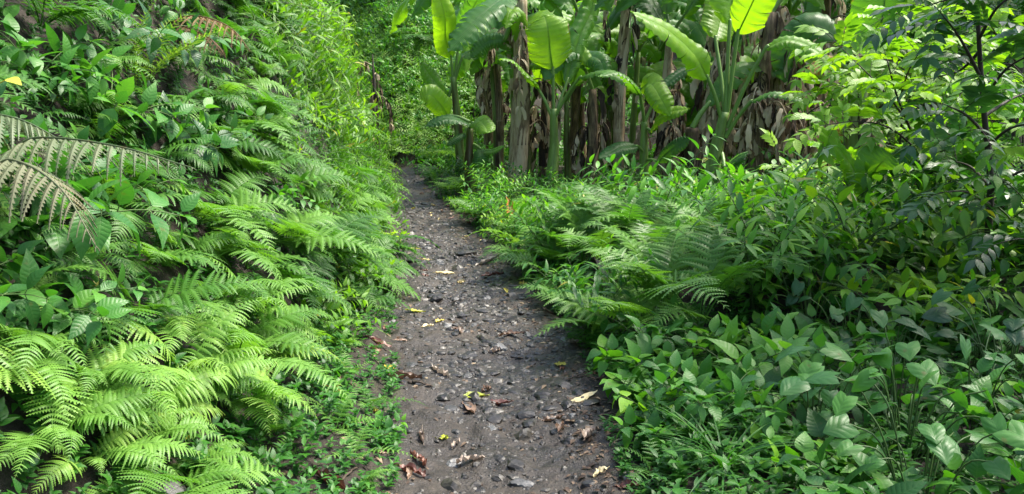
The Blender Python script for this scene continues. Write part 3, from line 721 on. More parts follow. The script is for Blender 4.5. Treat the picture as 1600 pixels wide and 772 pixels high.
LEAVES = [ # px,py,L,W,yaw deg,mat,curl,label
 (743, 622, .115, .055, -80, 'fl_ygreen', .35, 'yellow green leaf lying in the middle of the path'),
 (913, 626, .15, .05, -62, 'fl_pale', .3, 'long cream coloured leaf near the right edge of the path'),
 (921, 682, .09, .05, -40, 'fl_tan', .9, 'crumpled tan leaf below the long cream leaf'),
 (640, 741, .12, .04, 80, 'fl_red', .9, 'curled russet leaf at the bottom left of the path'),
 (655, 722, .1, .032, 40, 'fl_red', 1.1, 'dark russet leaf overlapping the curled one at bottom left'),
 (607, 579, .075, .035, 50, 'fl_yellow', .7, 'yellow leaf on the left edge of the path'),
 (632, 592, .15, .04, -85, 'fl_brown', 1.0, 'brown leaf lying below the yellow one on the left edge'),
 (780, 633, .12, .045, -85, 'fl_red', .5, 'reddish brown leaf right of the yellow green leaf'),
 (733, 640, .12, .05, 30, 'fl_brown', .5, 'brown leaf half under the yellow green leaf'),
 (688, 585, .13, .035, 45, 'fl_tan', 1.2, 'curled pale brown leaf leaning on a dark stone'),
 (517, 613, .1, .05, 65, 'fl_orange', .8, 'orange leaf among the herbs on the left verge'),
 (540, 604, .1, .05, -60, 'fl_brown', .8, 'brown leaf beside the orange leaf on the left verge'),
 (588, 538, .15, .05, -80, 'fl_red', .8, 'russet leaf on the moss at the left path edge'),
 (590, 552, .08, .04, 10, 'fl_brown', .8, 'brown leaf below the russet leaf on the moss'),
 (622, 386, .16, .08, 60, 'fl_red', .9, 'red brown leaf at the left edge halfway along the path'),
 (648, 391, .1, .05, -70, 'fl_yellow', .5, 'yellow leaf next to the red brown leaf up the path'),
 (660, 408, .13, .06, 70, 'fl_pale', .4, 'cream leaf near the dark rounded stone up the path'),
 (698, 429, .16, .05, -75, 'fl_pale', .4, 'cream leaf just below the dark rounded stone up the path'),
 (650, 489, .12, .035, -70, 'fl_ygreen', .5, 'narrow yellow green leaf on the left half of the path'),
 (668, 512, .08, .035, -45, 'fl_pale', .5, 'small cream leaf at the path centre above the dark stone'),
 (686, 504, .07, .035, -35, 'fl_yellow', .5, 'small yellow leaf beside the small cream leaf'),
 (720, 519, .09, .035, 15, 'fl_tan', .9, 'pinkish tan curled leaf at the path centre'),
 (800, 525, .14, .04, -85, 'fl_brown', .7, 'brown leaf at the right side by the broad flat stone'),
 (1015, 521, .09, .045, -20, 'fl_orange', .7, 'orange yellow leaf resting on the mossy rock'),
 (1017, 748, .1, .045, 25, 'fl_brown', .9, 'brown curled leaf at the bottom right verge'),
 (980, 765, .09, .04, 70, 'fl_red', .8, 'dark red leaf at the bottom right verge'),
 (658, 684, .1, .025, 10, 'fl_tan', 1.2, 'thin rolled tan leaf on the left part of the path'),
 (735, 722, .1, .03, -75, 'fl_tan', .9, 'narrow tan leaf near the bottom of the path'),
 (865, 659, .1, .04, -70, 'fl_brown', .6, 'brown leaf below and left of the long cream leaf'),
 (876, 672, .07, .04, -20, 'fl_brown', .8, 'small brown leaf left of the crumpled tan leaf'),
 (687, 688, .07, .028, 80, 'fl_ygreen', .5, 'narrow green leaf dropped on the mud below the brown leaves'),
 (797, 358, .22, .1, 10, 'fl_orange', .8, 'orange leaf caught in the plants at the right path edge'),
 (942, 465, .2, .07, 5, 'fl_tan', 1., 'pale dead leaf hanging under the feathery ferns by the path'),
 (512, 756, .16, .05, 50, 'fl_red', 1., 'russet leaf under the ferns at the bottom frame edge'),
 (762, 410, .2, .06, -70, 'fl_tan', .7, 'tan leaf at the right edge up the path'),
 (770, 432, .16, .06, -80, 'fl_red', .7, 'reddish leaf at the right edge up the path'),
]
for i, (px, py, L, W, yaw, mt, cu, lb) in enumerate(LEAVES):
    p = gnd(px, py); lift = .012
    if lb.startswith('orange yellow leaf'): lift = .085
    if 'caught in' in lb: lift = .25
    if 'hanging under' in lb: lift = .2
    steep = .9 if lift > .15 else .12
    thing('fallen_leaf', 'fallen leaf', p+UP*lift, (align(gnorm(p.x, p.y), rad(yaw)).to_matrix() @ Matrix.Rotation(R.uniform(-.15, .15)+(steep if lift > .15 else 0), 3, 'X')).to_euler(), 1., mesh=fallen_mesh(L*1.3, W*1.25, i, M[mt], cu), label=lb, size=L, noun='fallen leaf', up=0)
rg = random.Random(5)
for i in range(90):
    y = 2.5+rg.random()**1.4*11; u = rg.random()
    x = float(xr(y))+rg.gauss(0, .14) if u < .5 else (float(xl(y))-rg.gauss(.02, .15) if u < .75 else rg.uniform(float(xl(y)), float(xr(y))))
    p = V((x, y, gz(x, y)))
    if not ok_view(p, -5): continue
    mt = rg.choice(['fl_brown', 'fl_brown', 'fl_red', 'fl_tan', 'fl_pale', 'fl_yellow'])
    nm = {'fl_brown': 'brown', 'fl_red': 'russet', 'fl_tan': 'tan', 'fl_pale': 'cream', 'fl_yellow': 'yellow'}[mt]
    thing('fallen_leaf', 'fallen leaf', p+UP*.008, align((gnorm(x, y)+V((rg.uniform(-.3, .3), rg.uniform(-.3, .3), 0))).normalized(), rg.uniform(0, 6.28)), rg.uniform(.6, 1.05), mesh=fallen_mesh(rg.uniform(.06, .11), rg.uniform(.025, .045), 500+i, M[mt], rg.uniform(.4, 1.1)), group='fallen leaves scattered on the path', noun='fallen leaf', look=nm, size=.09, up=0)
def twig(p0, p1, r, label, sag=.02):
    mb = MB(); mid = (p0+p1)/2+V((R.uniform(-.03, .03), R.uniform(-.03, .03), sag)); pts = catmull([p0-p0, mid-p0, p1-p0], 8)
    tube(mb, [q+V((R.gauss(0, r*.6), R.gauss(0, r*.6), 0)) for q in pts], [r*(1-.6*i/len(pts)) for i in range(len(pts))], 6)
    thing('twig', 'twig', p0, mesh=mb.mesh('twig', M['twig']), label=label, size=(p1-p0).length, noun='twig', up=0)
TW = [(930, 500, 985, 445, .006, 'bent twig leaning into the feathery ferns right of the path'), (1000, 670, 1090, 715, .008, 'dark root like twig curving through the herbs at lower right'),
      (940, 690, 1010, 672, .004, 'thin pale twig on the soil at the lower right verge'), (640, 600, 676, 608, .008, 'short brown twig by the brown leaf on the left edge'),
      (700, 476, 735, 470, .004, 'short twig across the middle of the path'), (880, 598, 940, 585, .004, 'thin twig near the long cream leaf'),
      (820, 470, 880, 463, .006, 'dark twig along the right path edge below the ferns'), (520, 770, 560, 735, .006, 'reddish twig under the ferns at the bottom')]
for a, b, c, d, r, lb in TW: twig(gnd(a, b)+UP*.01, gnd(c, d)+UP*.015, r, lb)

# ------------------------------------------------------------------ hero ferns and fronds on the left
HERO = [ # base px,py(on ground) , kind, n, scale, tone, label
 (60, 700, 'fern', 10, 1.0, .78, 'pale arching fern filling the bottom left corner'),
 (215, 700, 'fern', 10, .95, .72, 'pale fern with curved fronds beside the bottom left corner fern'),
 (290, 735, 'fern', 9, .8, .66, 'arching fern at the bottom edge with drooping comb like fronds'),
 (120, 610, 'fern', 10, 1.0, .8, 'light yellow green fern with a long frond across the dark hollow'),
 (300, 630, 'fern', 9, .9, .74, 'pale fern whose bent frond tips hang over the dark hollow'),
 (405, 690, 'sword', 7, .5, .5, 'fern with upright narrow fronds near the mossy verge'),
 (20, 560, 'fern', 9, 1.0, .7, 'pale fern with level fronds at the frame edge under the grey fronds'),
 (260, 530, 'fern', 9, .95, .86, 'brightest yellow green fern in the middle of the near bank'),
 (370, 545, 'lacy', 9, .8, .6, 'feathery fern leaning to the path above the mossy verge'),
 (455, 570, 'small', 8, 1.4, .55, 'feathery fern low on the mossy verge'),
 (560, 765, 'fern', 8, .42, .66, 'small bright fern at the path edge by the russet leaves'),
 (575, 640, 'small', 7, 1.1, .5, 'small fern on the verge above the russet leaves'),
 (1590, 800, 'fern', 6, .5, .55, 'fern frond poking in at the bottom right corner'),
 (925, 545, 'small', 7, 1.4, .45, 'small fern on the right verge beside the mossy rock'),
]
for px, py, k, n, s, t, lb in HERO:
    p = gnd(px, py); free(p, .2, 'b'); put_fern(k, p, n, t-.08, s*(.7 if k == 'fern' else 1), gnorm(p.x, p.y, .2), az=(-math.pi/2-.6) if k != 'small' else None, spread=1.7, label=lb)
def big_frond_plant(base, curves, mat, label, name='tree_fern', pin=.26, npairs=22):
    root = thing(name, 'fern', base, label=label, size=1.2, noun='fern')
    for pts, tn in curves:
        P = catmull([V(p)-V(base) for p in pts], 14); mb = MB(); r = random.Random(len(P)+int(tn*100))
        tube(mb, P, [.0075*(1-.75*i/len(P)) for i in range(len(P))], 6, .2)
        n = len(P)-1
        for k in range(npairs):
            t = .22+.78*k/(npairs-1); i = min(n-1, int(t*n)); p = P[i].lerp(P[i+1], t*n-i); d = (P[i+1]-P[i]).normalized()
            s = d.cross(UP).normalized(); f = min(1, .6+(t-.2)*2)*max(.1, 1-max(0, (t-.45)/.55)**1.6)
            for sd in (-1, 1):
                ln = pin*f*r.uniform(.75, 1.12); a = rad(14+26*t+r.uniform(-8, 8)); pd = (s*sd*math.cos(a)+d*math.sin(a)-UP*.25).normalized(); ps = pd.cross(UP).normalized()
                nl = 13; rn = r.uniform(.2, .8); dr = r.uniform(.3, .7)
                def cp(x): return p+pd*ln*x*(1-.15*x)-UP*dr*ln*x*x
                tube(mb, [cp(x/4) for x in range(5)], [.0018]*5, 3, rn, False)
                sn = (ps.cross(pd)).normalized(); sn = sn if sn.z > 0 else -sn
                for q in (-1, 1):
                    vs = [cp(x/nl) for x in range(nl+1)]; uv = [(.5, x/nl) for x in range(nl+1)]; fs = []; wm = ln*.14
                    for x in range(nl+1): ww = wm*(1-x/nl)**.7*.2; vs.append(cp(x/nl)+ps*q*ww-sn*ww*.2); uv.append((.5+q*.2, x/nl))
                    for x in range(nl):
                        xx = (x+.85)/nl; ww = wm*max(.06, 1-xx)**.65*r.uniform(.85, 1.1); vs.append(cp(xx)+ps*q*ww-sn*ww*.45); uv.append((.5+q*.5, xx))
                        fs.append((x, x+1, nl+2+x, 2*nl+2+x, nl+1+x) if q > 0 else (x, nl+1+x, 2*nl+2+x, nl+2+x, x+1))
                    mb.add(vs, fs, uv, rn)
        link('frond', mb.mesh('tree_fern_frond', mat), root, None, tn)
    return root
b0 = V((-2.75, 3.0, gz(-2.75, 3.0)))
big_frond_plant(b0, [([b0, at(-60, 230, 2.9), at(60, 215, 2.75), at(180, 228, 2.6), at(300, 262, 2.5)], .45),
                     ([b0, at(-80, 250, 2.7), at(20, 250, 2.55), at(95, 295, 2.45), at(150, 385, 2.4)], .75),
                     ([b0, at(-90, 190, 2.9), at(-20, 178, 2.9), at(40, 190, 2.9), at(105, 225, 2.9)], .3)], M['fern_grey'], 'large grey green fern with drooping fronds reaching in from the frame edge', pin=.2)
b1 = gnd(262, 42); b1.z = gz(b1.x, b1.y); Yb = b1.y-.25
big_frond_plant(b1, [([b1, at(288, 26, Yb), at(325, 28, Yb-.15), at(362, 45, Yb-.25), at(390, 78, Yb-.3)], .5), ([b1, at(280, 40, Yb), at(305, 48, Yb-.1), at(330, 62, Yb-.2), at(345, 85, Yb-.25)], .4)], M['fern_dead'], 'dry brown fern frond hanging high on the bank', pin=.17, npairs=14)
# bright sword fern high on the left
p = gnd(215, 150); put_fern('sword', p, 7, .95, .95, gnorm(p.x, p.y, .2), az=-math.pi/2, spread=1.5, label='bright yellow green upright fern above the grey fronds', tilt=.15)
p = gnd(120, 40); put_fern('sword', p, 6, .7, .8, gnorm(p.x, p.y, .2), az=-math.pi/2, spread=1.6, label='upright fern with narrow fronds at the top left', tilt=.2)

# hand placed herbs on the near bank
for px, py, k, s, t, nm, lb in [
 (165, 200, 'vein', 1.2, .6, 'veined_herb', 'herb with quilted leaves just above the grey drooping frond'),
 (50, 130, 'vein', 1.0, .55, 'veined_herb', 'quilted leaf herb near the yellow leaf at the frame edge'),
 (40, 390, 'vein', 1.2, .4, 'veined_herb', 'glossy quilted herb under the grey fronds at the frame edge'),
 (345, 200, 'vein', .9, .5, 'veined_herb', 'quilted herb on the bank past the tip of the grey frond'),
 (180, 330, 'broad', .8, .55, 'broadleaf_herb', 'broad leaved herb beneath the tip of the grey frond'),
 (70, 500, 'vein', .8, .5, 'veined_herb', 'quilted herb tucked among the pale ferns'),
 (525, 600, 'round', .45, .5, 'round_leaf_herb', 'small round leaved herb by the orange leaf on the verge'),
 (600, 680, 'round', .45, .5, 'round_leaf_herb', 'round leaved herb at the path edge above the russet leaves')]:
    p = gnd(px, py); put_shrub(k, p, s, t, gnorm(p.x, p.y, .2), nm, 'herb', None, lb, .5)
# yellow leaf at the frame edge
mb = MB(); leaf(mb, V((0, 0, 0)), V((.8, -.5, -.1)), V((0, -.45, 1)), .07, .045, 'ovate', 8, .12, .3, .5, 0, 0, .12); tube(mb, [V((0, 0, 0)), V((-.08, .05, -.02)), V((-.1, .08, -.15))], [.002, .003, .003], 4)
thing('yellowed_vine', 'vine', at(14, 123, 2.7), mesh=mb.mesh('yellow_vine_leaf', M['fl_ygreen']), label='single bright yellow leaf on its stalk at the left frame edge', size=.1, up=0)

# ------------------------------------------------------------------ bananas
def banana_leaf(mb, pts, W, face, seed, tears=.3, fold=.22, n=44, rnd=.5, ragged=0.):
    """blade along pts; torn between lateral veins"""
    r = random.Random(seed); C = catmull(pts, max(4, n//(len(pts)-1))); n = len(C)-1
    face = V(face); rows = []
    for i, c in enumerate(C):
        t = i/n; d = (C[min(n, i+1)]-C[max(0, i-1)]).normalized(); s = d.cross(face); s = s.normalized() if s.length > .05 else d.cross(UP).normalized(); nn = s.cross(d)
        w = W*.5*min(1, (.25+t*5.5))**.7*max(.02, 1-max(0, (t-.55)/.45)**2.6)
        rows.append((c, d, s, nn, w))
    for sd in (-1, 1):
        i = 0
        while i < n:
            if r.random() < tears: k = r.randint(2, 4)
            else: k = r.randint(5, 12)
            j = min(n, i+k); dz = r.uniform(-.5, .2)*tears; shr = r.uniform(1-ragged, 1); fd = fold+r.uniform(-.12, .12)*(.4+tears)
            vs = []; uv = []; fs = []; m = 6
            for a in range(i, j+1):
                c, d, s, nn, w = rows[a]
                for q in range(m+1):
                    u = q/m; ww = w*u*(shr if u > .6 else 1); g = (a-i)/(j-i)-.5; pinch = -g*tears*.35*u*u*(rows[j][0]-rows[i][0]).length
                    v = c+s*sd*ww+d*(w*.25*u*u+pinch)+nn*(fd*ww-(fd+.16)*ww*u*u*1.2+dz*ww*u*u*.6+.012*math.sin(a*1.9+q)*u)
                    vs.append(v); uv.append((.5+sd*u*.5, a/n))
            for a in range(j-i):
                for q in range(m):
                    x = a*(m+1)+q; fs.append((x, x+1, x+m+2, x+m+1) if sd > 0 else (x, x+m+1, x+m+2, x+1))
            mb.add(vs, fs, uv, rnd); i = j
    tube(mb, [c-nn*.004 for c, d, s, nn, w in rows], [max(.003, .011*(1-.85*i/n))*(W/.45)**.5 for i in range(n+1)], 5, rnd)
def pseudostem(mb, base, top, r0, r1, seed=0, rnd=.5, bend=.06, flare=0.):
    r = random.Random(seed); L = (top-base).length; m = base.lerp(top, .5)+V((r.uniform(-1, 1), r.uniform(-1, 1), 0))*bend*L*.5; P = catmull([base, m, top], 8)
    tube(mb, P, [(r0+(r1-r0)*i/16)*(1+.05*r.uniform(-1, 1)) for i in range(len(P))], 14, rnd)
    for k in range(9):   # overlapping sheaths
        a = r.uniform(0, 6.28); h0 = r.uniform(0, .5); h1 = min(1, h0+r.uniform(.2, .5)); fl = r.choice((0, 0, .15, .5))*flare; vs = []; fs = []; uv = []
        for i in range(9):
            t = h0+(h1-h0)*i/8; c = P[min(16, int(t*16))].lerp(P[min(16, int(t*16)+1)], t*16-int(t*16)); rr = (r0+(r1-r0)*t)*(1.045+fl*(i/8)**2)+.003; hw = .9*(1-(i/8)**2)+.08
            for q in range(5):
                b = a+(q/4-.5)*2*hw; vs.append(c+V((math.cos(b), math.sin(b), 0))*rr); uv.append((q/4, t))
        for i in range(8):
            for q in range(4): x = i*5+q; fs.append((x, x+1, x+6, x+5))
        mb.add(vs, fs, uv, r.random())
def dead_leaf(mb, start, out, L, seed, W=.34):
    """a dry leaf folded down along the stem: its midrib bends over and shredded ribbons hang from it"""
    r = random.Random(seed); o = V((math.cos(out), math.sin(out), 0)); reach = r.choice((r.uniform(.1, .3), r.uniform(.3, .8)))
    P = catmull([start, start+o*reach*.6+UP*r.uniform(0, .12), start+o*reach-UP*L*.35, start+o*reach*r.uniform(.7, 1.2)-UP*L], 8)
    tube(mb, P, [.012*(1-.7*i/len(P)) for i in range(len(P))], 5, r.random()); n = len(P)-1; perp = V((-o.y, o.x, 0))
    for k in range(int(30*L)+8):
        t = r.uniform(.15, 1); i = min(n-1, int(t*n)); p = P[i].lerp(P[i+1], t*n-i); sd = r.choice((-1, 1))
        ln = r.uniform(.15, .42)*L*.7+.06; w = r.uniform(.02, .11); d = (perp*sd*r.uniform(.15, .8)+o*r.uniform(-.2, .5)-UP*r.uniform(.3, 1)).normalized(); sw = V((r.uniform(-1, 1), r.uniform(-1, 1), r.uniform(-.3, .3)))
        vs = []; uv = []; fs = []; m = 6; c = p.copy(); tw = r.uniform(-2.6, 2.6); rn = r.random()
        for a in range(m+1):
            u = a/m; d2 = (d*(1-u)-UP*u*1.2+sw*.15*u).normalized(); c = c+d2*ln/m; s = d2.cross(sw).normalized(); n2 = s.cross(d2)
            s2 = s*math.cos(tw*u)+n2*math.sin(tw*u); ww = w*.5*(.5+u*1.2 if u < .4 else 1.)*(1-.45*max(0, u-.6)/.4)*r.uniform(.7, 1.15)
            n3 = s2.cross(d2); vs += [c-s2*ww, c+n3*ww*r.uniform(-.35, .5), c+s2*ww]; uv += [(0, u), (.5, u), (1, u)]
        for a in range(m): x = a*3; fs += [(x, x+1, x+4, x+3), (x+1, x+2, x+5, x+4)]
        mb.add(vs, fs, uv, rn)
def banana(label, base, top, r0, r1, leaves, dead=0, drymat_=False, name='banana_plant', group=None, seed=0, dl=(.5, 1.1)):
    """leaves: (pts, W, face, tone, tears, fold[, material]); pts[0] at stem, pts[1] where the blade begins"""
    root = thing(name, 'banana plant', base, label=label, group=group, size=2., noun='banana plant'); r = random.Random(seed)
    z = V((0, 0, 0)); tp = V(top)-V(base)
    mb = MB(); pseudostem(mb, z, tp, r0, r1, seed, .5, .06, 1. if drymat_ else .05); link('pseudostem', mb.mesh('pseudostem', M['pseudodry' if drymat_ else 'pseudo']), root)
    for k, lf in enumerate(leaves):
        pts, W, face, tone, tears, fold = lf[:6]; mt = lf[6] if len(lf) > 6 else 'banana'
        Q = [V(p)-V(base) for p in pts]
        b = MB(); banana_leaf(b, Q[1:], W, face, seed*17+k, tears, fold, ragged=.25*tears)
        lo = link('leaf', b.mesh('banana_leaf', M[mt]), root, None, tone)
        pm = MB(); st = Q[0]; mid = st.lerp(Q[1], .5)+UP*(Q[1]-st).length*.06
        tube(pm, catmull([st, mid, Q[1], Q[1].lerp(Q[2], .12)], 5), [r1*.4*(1-.45*i/15)+.007 for i in range(16)], 7); link('petiole', pm.mesh('petiole', M['petiole']), lo)
    for k in range(dead):
        b = MB(); st = z.lerp(tp, r.uniform(.4, 1.)); dead_leaf(b, st, r.uniform(0, 6.28), min(st.z*.95, r.uniform(*dl)), seed*91+k); link('dead_leaf', b.mesh('dead_leaf', M['deadleaf']), root)
    return root
CF = (0, -1, .25)
def bp(px, Y): x = at(px, 300, Y).x; return V((x, Y, gz(x, Y)-.03))
# the tall young plant right of centre
Y0 = 10.
banana('tall young banana plant with a slender green stem in front of the dead leaves', bp(1108, Y0), at(1132, 175, Y0), .12, .055, [
 ([at(1130, 195, Y0), at(1106, 122, Y0-.1), at(1085, 85, Y0-.25), at(1040, 45, Y0-.5), at(985, 18, Y0-.8)], .42, (-.3, -.8, .75), .9, .16, .2),
 ([at(1133, 180, Y0), at(1140, 40, Y0), at(1146, -40, Y0+.1), at(1150, -150, Y0+.2)], .55, (.3, -1, .1), .85, .35, .2),
 ([at(1136, 180, Y0), at(1153, 52, Y0-.1), at(1172, 12, Y0-.25), at(1200, -45, Y0-.4), at(1240, -110, Y0-.5)], .5, (-.45, -1, .2), 1., .25, .12),
 ([at(1134, 195, Y0), at(1118, 62, Y0+.3), at(1128, 20, Y0+.5), at(1140, -50, Y0+.7)], .5, (.2, -1, .1), .95, .2, .15),
 ([at(1136, 200, Y0), at(1196, 76, Y0-.2), at(1232, 62, Y0-.3), at(1275, 78, Y0-.45), at(1310, 115, Y0-.5)], .3, (-.2, -.5, 1), .8, .2, .3),
 ([at(1133, 215, Y0), at(1172, 160, Y0-.15), at(1205, 146, Y0-.3), at(1240, 152, Y0-.4), at(1265, 166, Y0-.5)], .2, (0, -.35, 1), .5, .2, .25),
 ([at(1128, 240, Y0), at(1132, 262, Y0-.2), at(1150, 248, Y0-.3), at(1170, 238, Y0-.4)], .2, (0, -.5, 1), .4, .2, .3),
 ([at(1126, 270, Y0), at(1128, 284, Y0-.2), at(1140, 265, Y0-.3), at(1166, 250, Y0-.4)], .16, (0, -.5, 1), .35, .2, .3)], seed=1)
Y1 = 12.
banana('young banana plant with one broad upright leaf glowing bright green', bp(858, Y1), at(865, 170, Y1), .1, .05, [
 ([at(865, 175, Y1), at(864, 108, Y1), at(860, 80, Y1-.05), at(856, 45, Y1-.1), at(850, 24, Y1)], .66, (0, -1, .15), .95, .2, .12),
 ([at(863, 185, Y1), at(842, 140, Y1), at(825, 118, Y1-.2), at(800, 95, Y1-.4), at(780, 92, Y1-.6)], .26, (-.3, -.6, 1), .75, .1, .2),
 ([at(866, 185, Y1), at(905, 122, Y1-.2), at(940, 112, Y1-.4), at(975, 122, Y1-.6), at(1005, 150, Y1-.7)], .3, (.2, -.4, 1), .6, .15, .3),
 ([at(866, 190, Y1), at(885, 130, Y1+.1), at(905, 60, Y1+.3), at(925, 10, Y1+.5), at(930, -60, Y1+.6)], .34, (.4, -1, .2), .55, .55, .2)], seed=2)
Y2 = 11.4
banana('young banana plant between the two larger ones with folded bright leaves', bp(1008, Y2), at(1007, 190, Y2), .075, .045, [
 ([at(1007, 195, Y2), at(1000, 150, Y2-.2), at(985, 128, Y2-.4), at(960, 112, Y2-.6), at(935, 120, Y2-.8)], .24, (-.1, -.4, 1), .55, .15, .25),
 ([at(1007, 195, Y2), at(1000, 140, Y2-.1), at(1015, 130, Y2-.3), at(1030, 150, Y2-.5), at(1048, 182, Y2-.6)], .36, (-.3, -1, .55), .92, .3, .2),
 ([at(1008, 200, Y2), at(1018, 205, Y2-.1), at(1026, 188, Y2-.3), at(1048, 175, Y2-.5), at(1078, 170, Y2-.6)], .24, (0, -.8, .7), .95, .1, .25),
 ([at(1006, 240, Y2), at(995, 228, Y2-.2), at(970, 230, Y2-.4), at(935, 248, Y2-.6)], .26, (0, -.7, .8), .3, .05, .2),
 ([at(1008, 250, Y2), at(1028, 252, Y2-.2), at(1050, 232, Y2-.4), at(1078, 215, Y2-.5)], .22, (.1, -.8, .6), .3, .05, .15),
 ([at(1008, 190, Y2), at(1035, 135, Y2), at(1065, 112, Y2+.1), at(1100, 100, Y2+.2)], .2, (0, -.6, .9), .35, .2, .2),
 ([at(1006, 255, Y2), at(978, 280, Y2-.2), at(960, 275, Y2-.3), at(945, 282, Y2-.4)], .16, (0, -.7, .8), .3, .05, .2)], seed=3)
Y3 = 11.8
banana('small banana plant by the far path with drooping dark and bright leaves', bp(736, Y3), at(734, 200, Y3), .085, .05, [
 ([at(734, 200, Y3), at(735, 195, Y3-.1), at(715, 186, Y3-.3), at(690, 185, Y3-.4), at(664, 198, Y3-.5)], .26, (0, -.5, 1), .3, .1, .2),
 ([at(734, 200, Y3), at(738, 192, Y3-.1), at(748, 188, Y3-.3), at(758, 198, Y3-.4), at(762, 208, Y3-.5)], .3, (0, -.8, .6), .85, .1, .15),
 ([at(733, 190, Y3), at(700, 180, Y3), at(690, 165, Y3-.1), at(672, 148, Y3-.2), at(656, 152, Y3-.2)], .34, (0, -1, .4), .95, .05, .1),
 ([at(737, 225, Y3), at(750, 232, Y3-.1), at(752, 245, Y3-.2), at(746, 270, Y3-.2)], .24, (.2, -1, 0), .3, .1, .15),
 ([at(737, 230, Y3), at(752, 236, Y3-.1), at(768, 236, Y3-.2), at(788, 228, Y3-.3)], .14, (0, -.6, .8), .6, .1, .2),
 ([at(733, 215, Y3), at(728, 210, Y3), at(715, 215, Y3-.1), at(698, 228, Y3-.2)], .14, (0, -.6, .8), .3, .1, .2)], seed=4)
Y4 = 14.
banana('banana plant with a long pale leaf rising over the far bend', bp(722, Y4), at(708, 120, Y4), .09, .05, [
 ([at(708, 130, Y4), at(702, 150, Y4), at(690, 140, Y4-.2), at(672, 118, Y4-.3), at(658, 98, Y4-.4)], .3, (.3, -1, .6), .65, .05, .25),
 ([at(708, 130, Y4), at(705, 90, Y4), at(697, 62, Y4-.2), at(695, 25, Y4-.4), at(680, -25, Y4-.5)], .42, (.4, -1, .1), 1., .1, .2),
 ([at(710, 130, Y4), at(718, 60, Y4), at(740, 10, Y4-.3), at(770, -40, Y4-.5)], .5, (-.2, -1, .4), .5, .3, .1),
 ([at(710, 130, Y4), at(722, 90, Y4), at(745, 82, Y4+.2), at(775, 96, Y4+.3)], .3, (0, -.6, 1), .6, .3, .2)], seed=5)
# torn leaf reaching down from the upper right towards the bend: belongs to a stem behind
Y5 = 12.6
banana('dark banana plant whose comb torn leaf hangs towards the far bend', bp(806, Y5), at(812, -10, Y5), .15, .11, [
 ([at(812, 0, Y5), at(800, -12, Y5-.4), at(770, 8, Y5-.9), at(735, 40, Y5-1.2), at(700, 82, Y5-1.4)], .52, (-.35, -1, .25), .42, .8, .05),
 ([at(812, 0, Y5), at(840, -60, Y5-.2), at(880, -70, Y5-.3), at(930, -30, Y5-.4), at(955, 20, Y5-.4)], .5, (.1, -1, .4), .5, .5, .1),
 ([at(812, 10, Y5), at(790, 60, Y5), at(760, 66, Y5+.1), at(735, 90, Y5+.1)], .3, (-.2, -1, .4), .5, .4, .2)], 7, True, seed=6)
# old dry stems of the grove
for i, (px, Y, tpx, tpy, r0, lb) in enumerate([
 (965, 12.8, 970, -60, .15, 'straight brown banana stem rising out of the frame behind the young plants'),
 (850, 13.2, 846, 120, .16, 'dry brown banana stem right behind the broad upright leaf'),
 (918, 12.6, 924, 140, .14, 'short dry banana stem with a curled dead sheath on top'),
 (1080, 11.2, 1086, 200, .2, 'thick stump like banana stem at the left foot of the tall young plant'),
 (1175, 11.0, 1195, 20, .17, 'old banana stem buried in grey dead leaves right of the tall young plant'),
 (1235, 11.5, 1225, 10, .15, 'old banana stem with ragged dead leaves beside the yellowing leaves'),
 (1120, 12.2, 1130, 40, .16, 'dead leaf draped banana stem just behind the tall young plant'),
 (1040, 13.0, 1055, 60, .14, 'dry banana stem hung with pale dead leaves behind the folded bright leaves'),
 (1275, 12.5, 1290, -20, .14, 'old banana stem behind the bright sapling'),
 (890, 14.5, 900, 20, .13, 'thin dark banana stem deep in the grove'),
 (780, 14.5, 776, 40, .12, 'dark banana stem at the path side of the grove')]):
    b = bp(px, Y); t = at(tpx+R.uniform(-14, 14), tpy, Y+R.uniform(-.3, .3)); rr = random.Random(i+40); lv = []
    for k in range(4 if tpy < 100 else 1):
        a = rr.uniform(0, 6.28); o = V((math.cos(a), math.sin(a)*.7, 0)); L = rr.uniform(1.1, 1.9)
        lv.append(([t, t+o*.2+UP*.3, t+o*L*.4+UP*L*.5, t+o*L*.8+UP*L*.45, t+o*L*1.1+UP*L*.1], rr.uniform(.4, .55), (o.x*-.2, -.5, 1), rr.uniform(.3, .8), rr.uniform(.2, .8), .15))
    banana(lb, b, t, r0*.62, r0*.46, lv, {3: 3, 4: 22, 5: 15, 6: 16, 7: 9}  .get(i, 3), True, seed=60+i, dl=(.4, 1.3))
